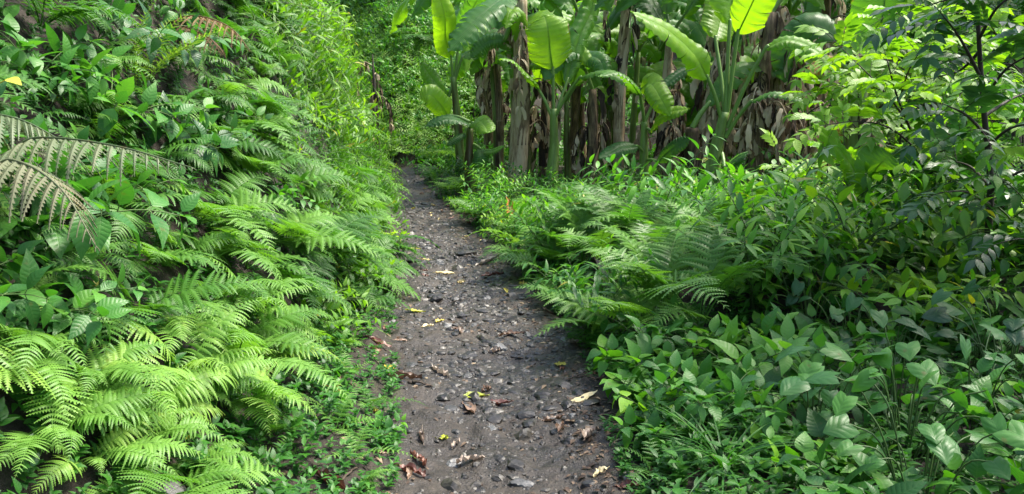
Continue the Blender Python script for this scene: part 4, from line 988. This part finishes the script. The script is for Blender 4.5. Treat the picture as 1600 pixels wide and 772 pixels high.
# right hand sucker with the pale facing leaf, yellowed leaves, large back leaf
Y6 = 6.0
banana('banana sucker with one pale leaf facing the path', bp(1352, Y6), at(1352, 330, Y6), .02, .014, [
 ([at(1352, 325, Y6), at(1355, 297, Y6), at(1362, 278, Y6-.1), at(1374, 258, Y6-.2), at(1392, 240, Y6-.25)], .34, (.05, -.9, .65), .6, .05, .05),
 ([at(1350, 325, Y6), at(1346, 296, Y6), at(1332, 262, Y6+.1), at(1305, 225, Y6), at(1268, 192, Y6-.2)], .2, (.5, -.8, .5), .85, .1, .3)], seed=80)
Y7 = 10.5
b = bp(1330, Y7)
banana('large banana plant with a huge dark leaf and yellowed hanging leaves behind the sapling', b, at(1345, 110, Y7), .15, .1, [
 ([at(1345, 120, Y7), at(1360, 90, Y7), at(1372, 60, Y7-.1), at(1382, 10, Y7-.2), at(1390, -70, Y7-.3)], .8, (.05, -1, .1), .42, .05, .1),
 ([at(1345, 120, Y7), at(1390, 20, Y7), at(1420, -5, Y7-.2), at(1450, 0, Y7-.3), at(1485, 25, Y7-.4)], .4, (.1, -.8, .6), .95, .1, .2),
 ([at(1342, 130, Y7), at(1315, 100, Y7-.1), at(1290, 95, Y7-.2), at(1255, 125, Y7-.3)], .2, (0, -.8, .5), .5, .8, .2, 'banana_y'),
 ([at(1338, 150, Y7), at(1318, 205, Y7-.1), at(1300, 225, Y7-.15), at(1282, 300, Y7-.2)], .28, (.2, -1, .2), .5, .9, .2, 'banana_y'),
 ([at(1342, 120, Y7), at(1310, 60, Y7), at(1270, 40, Y7+.1), at(1235, 80, Y7+.2), at(1225, 130, Y7+.2)], .5, (0, -.9, .5), .3, .4, .1)], 6, seed=81)
# banana plants further back in the grove
rg = random.Random(17)
for i in range(13):
    px = 765+i*63+rg.uniform(-25, 25); Y = rg.uniform(13.8, 18); b = bp(px, Y); h = rg.uniform(1.9, 3.3); t = b+V((rg.uniform(-.2, .2), rg.uniform(-.2, .2), h)); lv = []
    for k in range(7):
        a = k*.9+rg.uniform(-.3, .3); o = V((math.cos(a), math.sin(a), 0)); L = rg.uniform(1.2, 2.1); e = rg.uniform(.1, .8)
        lv.append(([t, t+o*.25+UP*.35, t+o*L*.5+UP*L*(.25+.4*e), t+o*L*.9+UP*L*(.1+.35*e), t+o*L*1.15+UP*L*(-.25+.3*e)], rg.uniform(.4, .6), (-o.x*.3, -.6, 1), rg.uniform(.3, .9), rg.uniform(.3, .9), .15))
    banana(None, b, t, rg.uniform(.11, .16), .09, lv, rg.randint(0, 2), rg.random() < .4, group='banana plants deep in the grove', seed=120+i)

rg = random.Random(27)
for i in range(17):
    px = 770+i*38+rg.uniform(-20, 20); Y = rg.uniform(12.7, 15.5); b = bp(px, Y); h = rg.uniform(.7, 2.3); t = b+V((rg.uniform(-.15, .15), rg.uniform(-.1, .1), h)); lv = []
    for k in range(6):
        a = k*1.1+rg.uniform(-.3, .3); o = V((math.cos(a), math.sin(a)*.8, 0)); L = rg.uniform(.7, 1.25); e = rg.uniform(.2, 1.2)
        lv.append(([t, t+o*.15+UP*.25, t+o*L*.45+UP*L*(.25+.5*e), t+o*L*.85+UP*L*(.15+.6*e), t+o*L*1.05+UP*L*(-.1+.6*e)], rg.uniform(.28, .42), (-o.x*.3, -.8, .7), rg.uniform(.45, 1.), rg.uniform(.15, .8), .15))
    banana(None, b, t, rg.uniform(.05, .08), .04, lv, 1, False, group='young banana suckers in the grove', seed=220+i)

# ------------------------------------------------------------------ right of the path: ferns and herbs
def right_side():
    rg = random.Random(9)
    for _ in range(9000):
        y = 2.5+rg.random()**1.1*12; d = .1+rg.random()**1.2*7; x = float(xr(y))+d; p = V((x, y, gz(x, y)))
        if not ok_view(p, 120): continue
        px, py, z = proj(p); far = z > 8.5
        if y < 2.9 and d < .2: continue
        nrm = V((0, 0, 1))
        if y < 4.6:     # low foreground herbs
            if d < .15 and rg.random() < .5: continue
            k = rg.choices(['round', 'vein', 'heart', 'broad', 'small', 'grass'], [2.6, 1.5, 2.8 if d > .7 else .4, 1.4, 2.2, .8])[0]; sp = {'round': .2, 'vein': .3, 'heart': .36, 'broad': .35, 'small': .25, 'grass': .45}[k]
            if not free(p, sp, 'r'): continue
            t = rg.uniform(.3, .8)
            if k == 'small': put_fern('small', p, 6, t, rg.uniform(.7, 1.2), nrm, group='small ferns right of the path', noun='small fern')
            else: put_shrub(k, p, rg.uniform(.7, 1.15)*(.8 if k == 'broad' else 1), t, nrm, {'round': 'round_leaf_herb', 'vein': 'veined_herb', 'heart': 'heart_leaf_vine', 'broad': 'broadleaf_herb', 'grass': 'grass_tuft'}[k], {'heart': 'vine', 'grass': 'grass'}.get(k, 'herb'),
                {'round': 'round leaved herbs right of the path', 'vein': 'quilted herbs right of the path', 'heart': 'heart leaved vines', 'broad': 'broad leaved herbs right of the path', 'grass': 'grass tufts right of the path'}[k], noun={'round': 'round leaved herb', 'vein': 'quilted herb', 'heart': 'heart leaved vine', 'broad': 'broad leaved herb', 'grass': 'grass tuft'}[k])
        elif px < 1230 and y < 9.5:
            k = rg.choices(['lacy', 'tall', 'lance', 'broad', 'lime'], [5, 3.6 if d > .4 else 0, 4, .2, 6 if y > 7.5 and d < .6 else 0])[0]
            if not free(p, .32 if d > .4 else .26, 'r'): continue
            s = rg.uniform(.95, 1.6)*min(1, .72+d*.6)*(1.1 if d < 1.4 and y < 8 else .85); t = rg.uniform(.32, .72)+(.08 if y > 7 else 0)
            if k in ('lacy', 'tall'): put_fern(k, p, rg.randint(7, 10), t, s*(.78 if k == 'lacy' else .66), nrm, far=far, group='feathery ferns right of the path', noun='fern', look='feathery')
            elif k == 'lime': put_shrub('lime', p, rg.uniform(.8, 1.3), rg.uniform(.4, .8), nrm, 'lime_herb', 'herb', 'lime green herbs along the far path', noun='lime green herb')
            elif k == 'lance': put_shrub('lance', p, s*.85, t+.05, nrm, 'narrow_leaf_herb', 'herb', 'narrow leaved herbs right of the path', noun='narrow leaved herb')
            else: put_shrub('broad', p, s, t, nrm, 'broadleaf_herb', 'herb', 'broad leaved herbs right of the path', noun='broad leaved herb')
        elif px < 1230:
            k = rg.choices(['lime', 'lacy', 'bush', 'sword', 'lance'], [3, 2, .8, .8, 1])[0]
            if y > 12 and px > 720: continue
            if not free(p, .45, 'r'): continue
            t = rg.uniform(.35, .75)
            if k in ('lacy', 'sword'): put_fern('lacy' if far and k == 'lacy' else k, p, 7, t, rg.uniform(.8, 1.1), nrm, far=far and k == 'lacy', group='ferns at the foot of the banana grove', noun='fern', look='feathery' if k == 'lacy' else 'upright')
            else: put_shrub(k, p, rg.uniform(.6, 1.) if k != 'bush' else rg.uniform(.45, .65), t, nrm, {'lime': 'lime_herb', 'bush': 'leafy_bush', 'lance': 'narrow_leaf_herb'}[k], 'bush' if k == 'bush' else 'herb', {'lime': 'lime green herbs along the far path', 'bush': 'leafy bushes in the grove', 'lance': 'narrow leaved herbs in the grove'}[k], noun={'lime': 'lime green herb', 'bush': 'leafy bush', 'lance': 'narrow leaved herb'}[k])
        else:
            k = rg.choices(['bush', 'broad', 'strap', 'heart', 'bushlime', 'lacy'], [3, 2, .3, 1.6, 3.2, 2])[0]
            if not free(p, .4 if k in ('bush', 'bushlime', 'strap') else .3, 'r'): continue
            t = rg.uniform(.4, .85)
            if k == 'lacy': put_fern('lacy', p, 8, t, rg.uniform(.8, 1.1), nrm, far=far, group='feathery ferns right of the path', noun='fern', look='feathery')
            else: put_shrub(k, p, rg.uniform(.9, 1.35)*(.9 if k in ('bush', 'bushlime') else 1), t, nrm, {'bush': 'leafy_bush', 'broad': 'broadleaf_herb', 'strap': 'strap_leaf_plant', 'heart': 'heart_leaf_vine', 'bushlime': 'bright_bush'}[k], {'bush': 'bush', 'bushlime': 'bush', 'heart': 'vine', 'strap': 'plant'}.get(k, 'herb'),
                {'bush': 'leafy bushes at right', 'broad': 'broad leaved herbs right of the path', 'strap': 'strap leaved plants at right', 'heart': 'heart leaved vines', 'bushlime': 'bright bushes at right'}[k], noun={'bush': 'leafy bush', 'broad': 'broad leaved herb', 'strap': 'strap leaved plant', 'heart': 'heart leaved vine', 'bushlime': 'bright leaved bush'}[k])
for px, py, k, s, t, nm, cat, lb in [
 (1165, 610, 'vein', 1.15, .72, 'veined_herb', 'herb', 'tall pale herb with quilted leaves in the middle of the right hand herbs'),
 (1262, 600, 'vein', 1.1, .65, 'veined_herb', 'herb', 'quilted leaf herb beside the tall pale one towards the vines'),
 (1000, 625, 'round', 1., .5, 'round_leaf_herb', 'herb', 'broad round leaved herb just below the mossy rock'),
 (1020, 690, 'round', .7, .62, 'round_leaf_herb', 'herb', 'small pale herb with a star of leaves near the bottom right verge'),
 (1400, 665, 'heart', 1.1, .75, 'heart_leaf_vine', 'vine', 'light green heart leaved vine with two leaves facing the path'),
 (1270, 680, 'heart', 1.1, .6, 'heart_leaf_vine', 'vine', 'heart leaved vine with overlapping leaves low at the bottom'),
 (1130, 745, 'grass', 1., .45, 'grass_tuft', 'grass', 'arching grass tuft at the bottom right verge'),
 (1090, 700, 'grass', .8, .45, 'grass_tuft', 'grass', 'smaller grass tuft behind the arching one'),
 (1490, 480, 'strap', 1.1, .6, 'strap_leaf_plant', 'plant', 'glossy strap leaved plant shining by the dark sapling trunk'),
 (1240, 430, 'strap', .9, .6, 'strap_leaf_plant', 'plant', 'strap leaved rosette below the old banana stems'),
 (1575, 610, 'heart', 1.2, .15, 'heart_leaf_vine', 'vine', 'dark large leaved vine at the right frame edge')]:
    p = gnd(px, py); free(p, .25, 'r'); put_shrub(k, p, s, t, UP, nm, cat, None, lb)
right_side()

# ------------------------------------------------------------------ trees and saplings
def compound(mb, st, p, d, up, L, n, lL, lW, r, droop=.3, prof='acum'):
    d, s, nn = frame(d, up); pts = []
    for i in range(6): t = i/5; pts.append(p+d*L*t-UP*droop*L*t*t)
    tube(st, pts, [.003*(1-.6*i/5) for i in range(6)], 3, .5, False); rn = r.random()*.9
    for k in range(n):
        t = .3+.7*(k/(n-1)); i = min(4, int(t*5)); q = pts[i].lerp(pts[i+1], t*5-i); td = (pts[i+1]-pts[i]).normalized()
        for sd in (-1, 1):
            leaf(mb, q, (s*sd+td*.55-UP*.12).normalized(), nn+V((r.uniform(-.3, .3), r.uniform(-.3, .3), 0)), lL*r.uniform(.8, 1.1)*(.75+.4*t), lW*(.8+.3*t), prof, 5, .15, .3*r.uniform(.5, 1.5), min(.985, max(0, rn+r.uniform(-.2, .2))))
    leaf(mb, pts[-1], td, nn, lL*1.1, lW, prof, 5, .15, .3, rn)
def sapling(name, label, base, trunk, r0, branches, lmat, n=5, L=.3, lL=.12, lW=.05, tone=.5, seed=0, step=.13, group=None, spread=.9, smat='stemdark'):
    root = thing(name, 'tree', base, label=label, group=group, size=1.5, noun='sapling'); r = random.Random(seed); T = MB(); C = MB(); Bz = V(base)
    P = catmull([V(q)-Bz for q in trunk], 8); tube(T, P, [r0*(1-.75*i/len(P)) for i in range(len(P))], 8)
    paths = [P[len(P)//2:]]
    for br in branches:
        Q = catmull([V(q)-Bz for q in br], 6); tube(T, Q, [max(.003, r0*.5*(1-.8*i/len(Q))) for i in range(len(Q))], 6); paths.append(Q)
    for Q in paths:
        ln = 0; nxt = .08; a = r.uniform(0, 6.28)
        for i in range(len(Q)-1):
            sg = Q[i+1]-Q[i]; ln += sg.length
            while ln > nxt:
                nxt += step*r.uniform(.7, 1.3); a += 2.4; p = Q[i].lerp(Q[i+1], r.random()); td = sg.normalized(); _, sx, nx = frame(td, V((.3, .2, 1)))
                d = (sx*math.cos(a)*spread+nx*math.sin(a)*spread*.8+td*.5+UP*.15).normalized()
                compound(C, T, p, d, UP, L*r.uniform(.7, 1.15), n, lL, lW, r)
        compound(C, T, Q[-1], (Q[-1]-Q[-2]).normalized(), UP+V((0, -.4, 0)), L, n, lL, lW, r)
    link('trunk', T.mesh('sapling_trunk', M[smat]), root); link('crown', C.mesh('sapling_crown', M[lmat]), root, None, tone)
Ys = 6.3; b = bp(1490, Ys)
sapling('bright_sapling', 'sapling with glowing yellow green leaves on thin dark branches', b, [b, at(1470, 300, Ys), at(1440, 240, Ys), at(1405, 160, Ys-.1), at(1385, 90, Ys-.1)], .018,
 [[at(1440, 240, Ys), at(1390, 200, Ys-.2), at(1340, 190, Ys-.3), at(1290, 195, Ys-.4)], [at(1420, 190, Ys), at(1370, 130, Ys+.1), at(1330, 90, Ys+.2), at(1300, 60, Ys+.3)],
  [at(1405, 160, Ys), at(1420, 110, Ys-.2), at(1445, 70, Ys-.3)], [at(1440, 240, Ys), at(1480, 190, Ys+.2), at(1500, 150, Ys+.3)],
  [at(1470, 310, Ys), at(1500, 260, Ys-.2), at(1540, 240, Ys-.3)]], 'lime', 4, .26, .13, .058, .72, 3, .1)
for i, (px, Y, tx, ty, lb) in enumerate([(1400, 8.6, 1420, 40, 'taller bright sapling behind the glowing one'), (1545, 8.0, 1560, 60, 'bright leafy sapling glimpsed behind the dark sapling'), (1345, 9.0, 1340, 90, 'bright sapling rising among the yellowed banana leaves')]):
    b = bp(px, Y); m = at((px+tx)/2, (ty+320)/2, Y); t = at(tx, ty, Y)
    sapling('bright_sapling', lb, b, [b, m, t], .016, [[m, m+V((-.3, -.1, .25)), m+V((-.65, -.2, .4))], [m, m+V((.35, -.2, .2)), m+V((.75, -.3, .3))], [t, t+V((-.3, -.3, .1)), t+V((-.6, -.4, -.05))], [t, t+V((.3, -.3, .1)), t+V((.65, -.4, 0))], [m.lerp(t, .5), m.lerp(t, .5)+V((-.4, -.4, .1)), m.lerp(t, .5)+V((-.7, -.6, .05))], [b.lerp(m, .6), b.lerp(m, .6)+V((.4, -.3, .2)), b.lerp(m, .6)+V((.7, -.5, .2))]], 'lime', 4, .26, .13, .058, .7, 60+i, .09)
for i, (px, Y, tx, ty, lb) in enumerate([(1592, 6.4, 1600, 120, 'leafy sapling half cut by the right frame edge'), (1500, 6.2, 1500, 225, 'low green sapling left of the slender dark trunk')]):
    b = bp(px, Y); m = at((px+tx)/2, (ty+420)/2, Y); t = at(tx, ty, Y)
    sapling('leafy_sapling', lb, b, [b, m, t], .014, [[m, m+V((-.25, -.1, .15)), m+V((-.5, -.2, .2))], [m, m+V((.2, -.2, .1)), m+V((.4, -.3, .1))], [m.lerp(t, .4), m.lerp(t, .4)+V((-.3, -.2, .1)), m.lerp(t, .4)+V((-.55, -.3, 0))], [b.lerp(m, .6), b.lerp(m, .6)+V((-.2, -.25, .1)), b.lerp(m, .6)+V((-.4, -.45, .05))], [t, t+V((-.2, -.1, .1)), t+V((-.45, -.2, 0))]], 'lime' if i == 0 else 'herb', 5, .3, .12, .05, .5, 90+i, .09)
Yd = 5.4; b = bp(1552, Yd)
sapling('dark_sapling', 'slender dark trunked sapling with dense dark leaves at the right edge', b, [b, at(1548, 300, Yd), at(1538, 180, Yd), at(1530, 70, Yd), at(1525, -60, Yd), at(1520, -200, Yd)], .026,
 [[at(1536, 160, Yd), at(1570, 110, Yd-.2), at(1620, 80, Yd-.4)], [at(1532, 120, Yd), at(1500, 60, Yd-.1), at(1470, 20, Yd-.2)], [at(1530, 60, Yd), at(1560, 10, Yd-.3), at(1610, -20, Yd-.4)],
  [at(1542, 230, Yd), at(1580, 200, Yd-.2), at(1640, 190, Yd-.4)], [at(1540, 210, Yd), at(1510, 180, Yd-.3), at(1480, 165, Yd-.4)], [at(1546, 300, Yd), at(1590, 270, Yd-.3), at(1650, 250, Yd-.3)],
  [at(1527, 20, Yd), at(1490, 0, Yd), at(1445, 10, Yd)], [at(1531, 80, Yd), at(1500, 110, Yd+.2), at(1465, 120, Yd+.3)], [at(1540, 180, Yd), at(1590, 150, Yd+.3), at(1640, 140, Yd+.5)], [at(1547, 320, Yd), at(1510, 300, Yd-.3), at(1475, 300, Yd-.5)], [at(1545, 290, Yd), at(1515, 260, Yd+.3), at(1480, 250, Yd+.5)], [at(1525, -60, Yd), at(1580, -100, Yd-.3), at(1650, -120, Yd-.5)]], 'glossy', 5, .32, .12, .048, .62, 5, .115)
for i, (px, Y, tpx, tpy, t, lb) in enumerate([
 (1322, 7.0, 1318, 200, .6, 'thin dark pole like sapling left of the pale banana sucker'),
 (1296, 7.6, 1290, 205, .55, 'thin bare sapling beside the yellowed banana leaves'),
 (1255, 7.4, 1215, 235, .8, 'small sapling with bright drooping leaflets below the old banana stems'),
 (1600, 4.6, 1640, 330, .3, 'dark leafy sapling cut by the right frame edge')]):
    b = bp(px, Y); m = at((px+tpx)/2, tpy+60, Y); sapling('thin_sapling', lb, b, [b, m, at(tpx, tpy, Y)], .011, [[m, m+V((.2, -.2, .12)), m+V((.42, -.35, .12))], [m, m+V((-.22, -.2, .1)), m+V((-.4, -.3, .1))]], 'lime' if t > .4 else 'glossy', 4, .22, .11, .045, t, 30+i, .2)
def tree(seed, h, crown_r, c0, nleaf, lL, lW, lmat, r0=.1):
    r = random.Random(seed); T = MB(); C = MB(); P = catmull([V((0, 0, 0)), V((r.uniform(-.2, .2), r.uniform(-.2, .2), h*.5)), V((r.uniform(-.4, .4), r.uniform(-.4, .4), h))], 8)
    tube(T, P, [r0*(1-.8*i/len(P)) for i in range(len(P))], 8); tips = []
    for k in range(20):
        t = c0+(1-c0)*r.random(); i = min(15, int(t*16)); p = P[i]; a = r.uniform(0, 6.28); L = crown_r*r.uniform(.5, 1.1)*(1.1-.5*t); o = V((math.cos(a), math.sin(a), r.uniform(-.1, .6)))
        Q = catmull([p, p+o*L*.5+UP*.1*L, p+o*L-UP*.1*L], 5); tube(T, Q, [r0*.3*(1-.8*j/10) for j in range(11)], 5); tips += Q[4:]
    for k in range(nleaf):
        q = r.choice(tips); p = q+V((r.gauss(0, .2), r.gauss(0, .2), r.gauss(0, .16))); a = r.uniform(0, 6.28)
        leaf(C, p, V((math.cos(a), math.sin(a), r.uniform(-.7, .2))), UP+V((r.uniform(-.4, .4), r.uniform(-.4, .4), 0)), lL*r.uniform(.6, 1.2), lW*r.uniform(.8, 1.2), 'acum', 3, .15, .3, r.random())
    return [('trunk', T.mesh('tree_trunk', M['bark']), None), ('crown', C.mesh('tree_crown', lmat), None)]
TR = [tree(1, 6.5, 2.2, .15, 3400, .2, .08, M['herb']), tree(2, 5.5, 1.9, .12, 3200, .18, .07, M['herb']), tree(3, 7.5, 2.4, .2, 3400, .22, .09, M['glossy']), tree(4, 5, 1.8, .1, 3000, .17, .07, M['lime'])]
SHADE_TREE = tree(9, 6.4, 2.1, .62, 2600, .19, .075, M['herb'])  # high crown shaped to cast shade from above the frame
rg = random.Random(33); k = 0
while k < 34:
    x, y = rg.uniform(-7, 20), rg.uniform(16.5, 30)
    if x < 6 and y < 25: continue
    p = V((x, y, gz(x, y)-.05))
    if not free(p, 1.9, 't'): continue
    k += 1; j = rg.choices(range(4), [3, 3, 3, 1.6])[0]
    thing('forest_tree', 'tree', p, (0, 0, rg.uniform(0, 6.28)), rg.uniform(.8, 1.15), parts=TR[j], tone=rg.uniform(.25, .65), group='trees of the forest behind the grove', noun='forest tree', look='bright leaved' if j == 3 else 'dark leaved', size=4, up=2)
for i, (x, y, s) in enumerate([(8.3, 8.5, .8), (7.4, 11.5, .8), (9.5, 12.5, .9), (6.3, 13.8, .7)]):
    thing('forest_tree', 'tree', V((x, y, gz(x, y))), (0, 0, i), s, parts=TR[i % 4], tone=.5, group='trees beside the grove at right', noun='forest tree', look='leafy', size=4, up=2)
for i, (x, y, s) in enumerate([(5.0, 4.8, .95), (5.4, 2.6, .9), (6.3, 4.0, .9)]):  # unseen trees, added out of frame to shade the right foreground
    thing('forest_tree', 'tree', V((x, y, gz(x, y))), (0, -.14, i*2.), s, parts=SHADE_TREE, tone=.45, group='trees beside the grove at right', noun='forest tree', look='leafy', size=4, up=2)
# far end of the path: tree fern with a yellow dead frond, shaggy dead trunk on the bank
def tree_fern(base, h, label, seed, nf, L, deadf=1, tone=.3):
    root = thing('tree_fern', 'tree fern', base, label=label, size=2, noun='tree fern'); T = MB(); r = random.Random(seed); top = V((.1, 0, h))
    tube(T, catmull([V((0, 0, -.1)), V((.05, 0, h*.5)), top], 6), [.1]*13, 9); link('trunk', T.mesh('tree_fern_trunk', M['bark']), root)
    for i in range(nf+deadf):
        mb = MB(); dead = i >= nf
        frond(mb, L*r.uniform(.85, 1.1), 20, L*.24, r.uniform(20, 50) if not dead else 18, r.uniform(-60, -35), 9, .16, .2, 'sword', .12, .3, seed=seed*7+i, rr0=.012)
        a = i/nf*6.283+r.uniform(-.2, .2) if not dead else -math.pi/2+.25
        link('frond' if not dead else 'dead_frond', mb.mesh('tree_fern_frond', M['fern_dead'] if dead else M['fern']), root, Matrix.Translation(top) @ Matrix.Rotation(a, 4, 'Z'), .95 if dead else tone)
p = at(655, 250, 21.5); p.z = gz(p.x, p.y); tree_fern(p, at(655, 62, 21.5).z-p.z, 'tree fern at the far bend with a yellow dead frond', 3, 11, 1.05)
for i, (px, Y, tpx, tpy, lb) in enumerate([(600, 25, 604, 40, 'tree fern in the shade behind the far bend')]):
    p = at(px, 250, Y); p.z = gz(p.x, p.y); tree_fern(p, max(.5, at(tpx, tpy, Y).z-p.z), lb, 11+i, 10, 1.4, 0, .4)
def shaggy(px, py, Y, L, label, seed):
    p = at(px, py, Y); g = V((p.x, p.y, gz(p.x, p.y))); root = thing('dead_trunk', 'dead trunk', g, label=label, size=1, noun='dead trunk'); mb = MB(); T = MB()
    tube(T, [V((0, 0, -.1)), V((.03, 0, (p.z-g.z)*.5)), p-g], [.07, .05, .008], 8); link('trunk', T.mesh('dead_trunk', M['bark']), root)
    for k in range(4): dead_leaf(mb, (p-g)*random.Random(k+seed).uniform(.55, 1), k*1.6, L*.4, seed*5+k)
    link('hanging_dead_leaves', mb.mesh('hanging_dead', M['pseudodry']), root)
shaggy(582, 85, 14.5, 1.3, 'shaggy brown dead trunk on the bank below the bamboo', 4)
# overhanging bamboo at top centre-left
for i, (px, py, Y, lb) in enumerate([(500, 40, 8.0, 'bamboo spray hanging in front of the bank at the top'), (455, -20, 7.2, 'bamboo clump at the frame top over the bank'), (545, 20, 9.5, 'bamboo spray overhanging the far path'), (585, -10, 11., 'bamboo spray farthest along the bank at the frame top'), (530, 90, 9.0, 'bamboo spray drooping lowest over the bank')]):
    p = at(px, py, Y); x = p.x
    while gz(x, Y+.2) < p.z-.15: x -= .02
    g = V((x, Y+.2, gz(x, Y+.2)))
    thing('hanging_bamboo', 'bamboo', g, align((UP*.55+V((.9, -.3, 0))).normalized(), i*1.3), .95, parts=SH['bamboo'][i % 4], tone=.55, label=lb, noun='hanging bamboo', size=1)
# far hillside beyond the bend and behind the grove: a mass nobody could count
hb = []
for i in range(5):
    S_, L_ = shrub(.9, 6, .17, .075, 'acum', 6, seed=700+i, ns=3, pet=.0); hb.append(L_)
def smp_hill(r):
    x, y = r.uniform(-9, 17), r.uniform(15.5, 30)
    if float(xl(y))-.1 < x < float(xr(y))+.1: return None
    return (x, y) if ok_view(V((x, y, gz(x, y)+.5)), 60) else None
cover('hillside_undergrowth', M['herb'], hb, 1100, smp_hill, .45, 1.0, 40, 0., .8, .6)
fb = []
for i in range(4):
    m2 = MB()
    for q in range(8):
        m3 = MB(); frond(m3, .7, 9, .17, 50, -30, 3, .2, .3, 'tri', .2, .2, seed=900+i*9+q); a_ = Matrix.Rotation(q*.8, 3, 'Z'); m2.add([a_@v for v in m3.v], m3.f, m3.uv, random.Random(q).random())
    fb.append(m2)
def smp_bend(r):
    x, y = r.uniform(-6, 0), r.uniform(16.5, 24)
    if float(xl(y))-.1 < x < float(xr(y))+.15: return None
    return (x, y)
fh = []
for i in range(4):
    S_, L_ = shrub(.45, 8, .1, .045, 'acum', 6, seed=760+i, ns=3, pet=.0); fh.append(L_)
def smp_bend2(r):
    x, y = r.uniform(-8, -.6), r.uniform(17, 29)
    if float(xl(y))-.1 < x < float(xr(y))+.1: return None
    return (x, y)
cover('far_bend_herbs', M['lime'], fh, 1500, smp_bend2, .6, 1.2, 43, .1, .95, .45)  # brighter leaf colour makes up for the weak light on this slope
cover('far_bend_ferns', M['fern'], fb, 260, smp_bend, .6, 1.0, 41, .2, .8, .85)  # fern tone set pale in place of haze and sky light

# ------------------------------------------------------------------ labels for the repeats
def cell(px, py):
    if px < 620:
        if py > 560: return 'at the foot of the near bank'
        if py > 400: return 'below the big grey fronds' if px < 300 else 'leaning towards the near path'
        if py > 190: return 'around the big grey fronds' if px < 300 else ('on the middle of the bank' if px < 470 else 'beside the far half of the path')
        return 'high on the bank at top left' if px < 250 else ('high on the bank under the dry brown frond' if px < 420 else 'by the hanging bamboo')
    if py > 520: return 'by the bare mud of the lower right verge' if px < 1080 else ('among the vines at lower right' if px > 1330 else 'among the quilted herbs at lower right')
    if py > 330: return 'overhanging the path from the right' if px < 900 else ('in the dense mass below the banana stems' if px < 1230 else 'in the shade under the saplings')
    if px < 700: return 'near the far bend'
    return 'at the foot of the banana grove' if px < 1230 else 'behind the saplings at right'
def cell_path(p):
    y = p.y
    return 'on the nearest stretch of path' if y < 3.6 else ('around the middle stones of the path' if y < 5.5 else ('on the path beside the feathery ferns' if y < 9 else 'far up the path'))
def tonew(t):
    w = TONES[0][1]
    for a, b in TONES:
        if t >= a: w = b
    return w
def assign():
    from collections import defaultdict
    G = defaultdict(list)
    for T in THINGS:
        if 'label' in T['o']: continue
        px, py, z = proj(T['p'])
        if z < .5: px, py, z = 0, 0, 1.
        noun = T['noun'] or T['o'].name
        ground = noun in ('stone', 'fallen leaf'); c = cell_path(T['p']) if ground else cell(px, py)
        if noun in ('forest tree', 'banana plant'): c = {'forest tree': 'in the forest behind the banana grove', 'banana plant': 'deep in the grove behind the dead stems'}[noun]
        adj = [] if noun in ('stone', 'forest tree', 'banana plant') or ground else [tonew(T['tone'])]
        if T['look']: adj.append(T['look'])
        T['s'] = T['size']/z; G[(' '.join(adj+[noun]), c)].append((T, px, py, z))
    for (what, c), L in G.items():
        n = len(L); done = set()
        def give(i, lab):
            if i not in done: L[i][0]['o']['label'] = lab; done.add(i); g = L[i][0]['o']
        ids = range(n)
        if n == 1: give(0, f'{what} {c}'); continue
        for key, word in ((lambda i: -L[i][0]['s'], 'largest'), (lambda i: L[i][3], 'nearest'), (lambda i: L[i][2], 'topmost'), (lambda i: L[i][1], 'leftmost'), (lambda i: -L[i][1], 'rightmost'), (lambda i: -L[i][2], 'lowest')):
            left = [i for i in ids if i not in done]
            if not left: break
            b = min(ids, key=key)
            if b in done: continue
            give(b, f'{word} {what} {c}')
        rest = [i for i in ids if i not in done]
        for i in rest:
            o = L[i][0]['o']; o['label'] = f'smaller {what} {c}'
            o['group'] = f'{what} {c}'
assign()

# ------------------------------------------------------------------ light, sky, colour
SUN_EL, SUN_AZ = rad(58), rad(70)      # azimuth from +Y towards +X
w = bpy.data.worlds.new('World'); SC.world = w; w.use_nodes = True; nt = w.node_tree; bg = nt.nodes['Background']
sky = nt.nodes.new('ShaderNodeTexSky'); sky.sky_type = 'NISHITA'; sky.sun_disc = False; sky.sun_elevation = SUN_EL; sky.sun_rotation = SUN_AZ; sky.air_density = 1.0; sky.dust_density = 3.; sky.ozone_density = 1.
nt.links.new(sky.outputs[0], bg.inputs[0]); bg.inputs[1].default_value = .075
sl = bpy.data.lights.new('sun', 'SUN'); sl.energy = 1.5; sl.angle = rad(14); sl.color = (1, .95, .83); so = bpy.data.objects.new('sun', sl); COL.objects.link(so)
sd = V((math.sin(SUN_AZ)*math.cos(SUN_EL), math.cos(SUN_AZ)*math.cos(SUN_EL), math.sin(SUN_EL))); so.rotation_euler = sd.to_track_quat('Z', 'Y').to_euler()
SC.view_settings.view_transform = 'Standard'; SC.view_settings.look = 'None'; SC.view_settings.gamma = 1; SC.view_settings.exposure = 2.72
SC.render.engine = 'CYCLES'; SC.cycles.use_denoising = True; SC.cycles.max_bounces = 8; SC.cycles.diffuse_bounces = 4; SC.cycles.transmission_bounces = 4; SC.cycles.glossy_bounces = 2
SC.cycles.sample_clamp_indirect = 8
print('THINGS', len(THINGS), 'OBJECTS', len(bpy.data.objects))
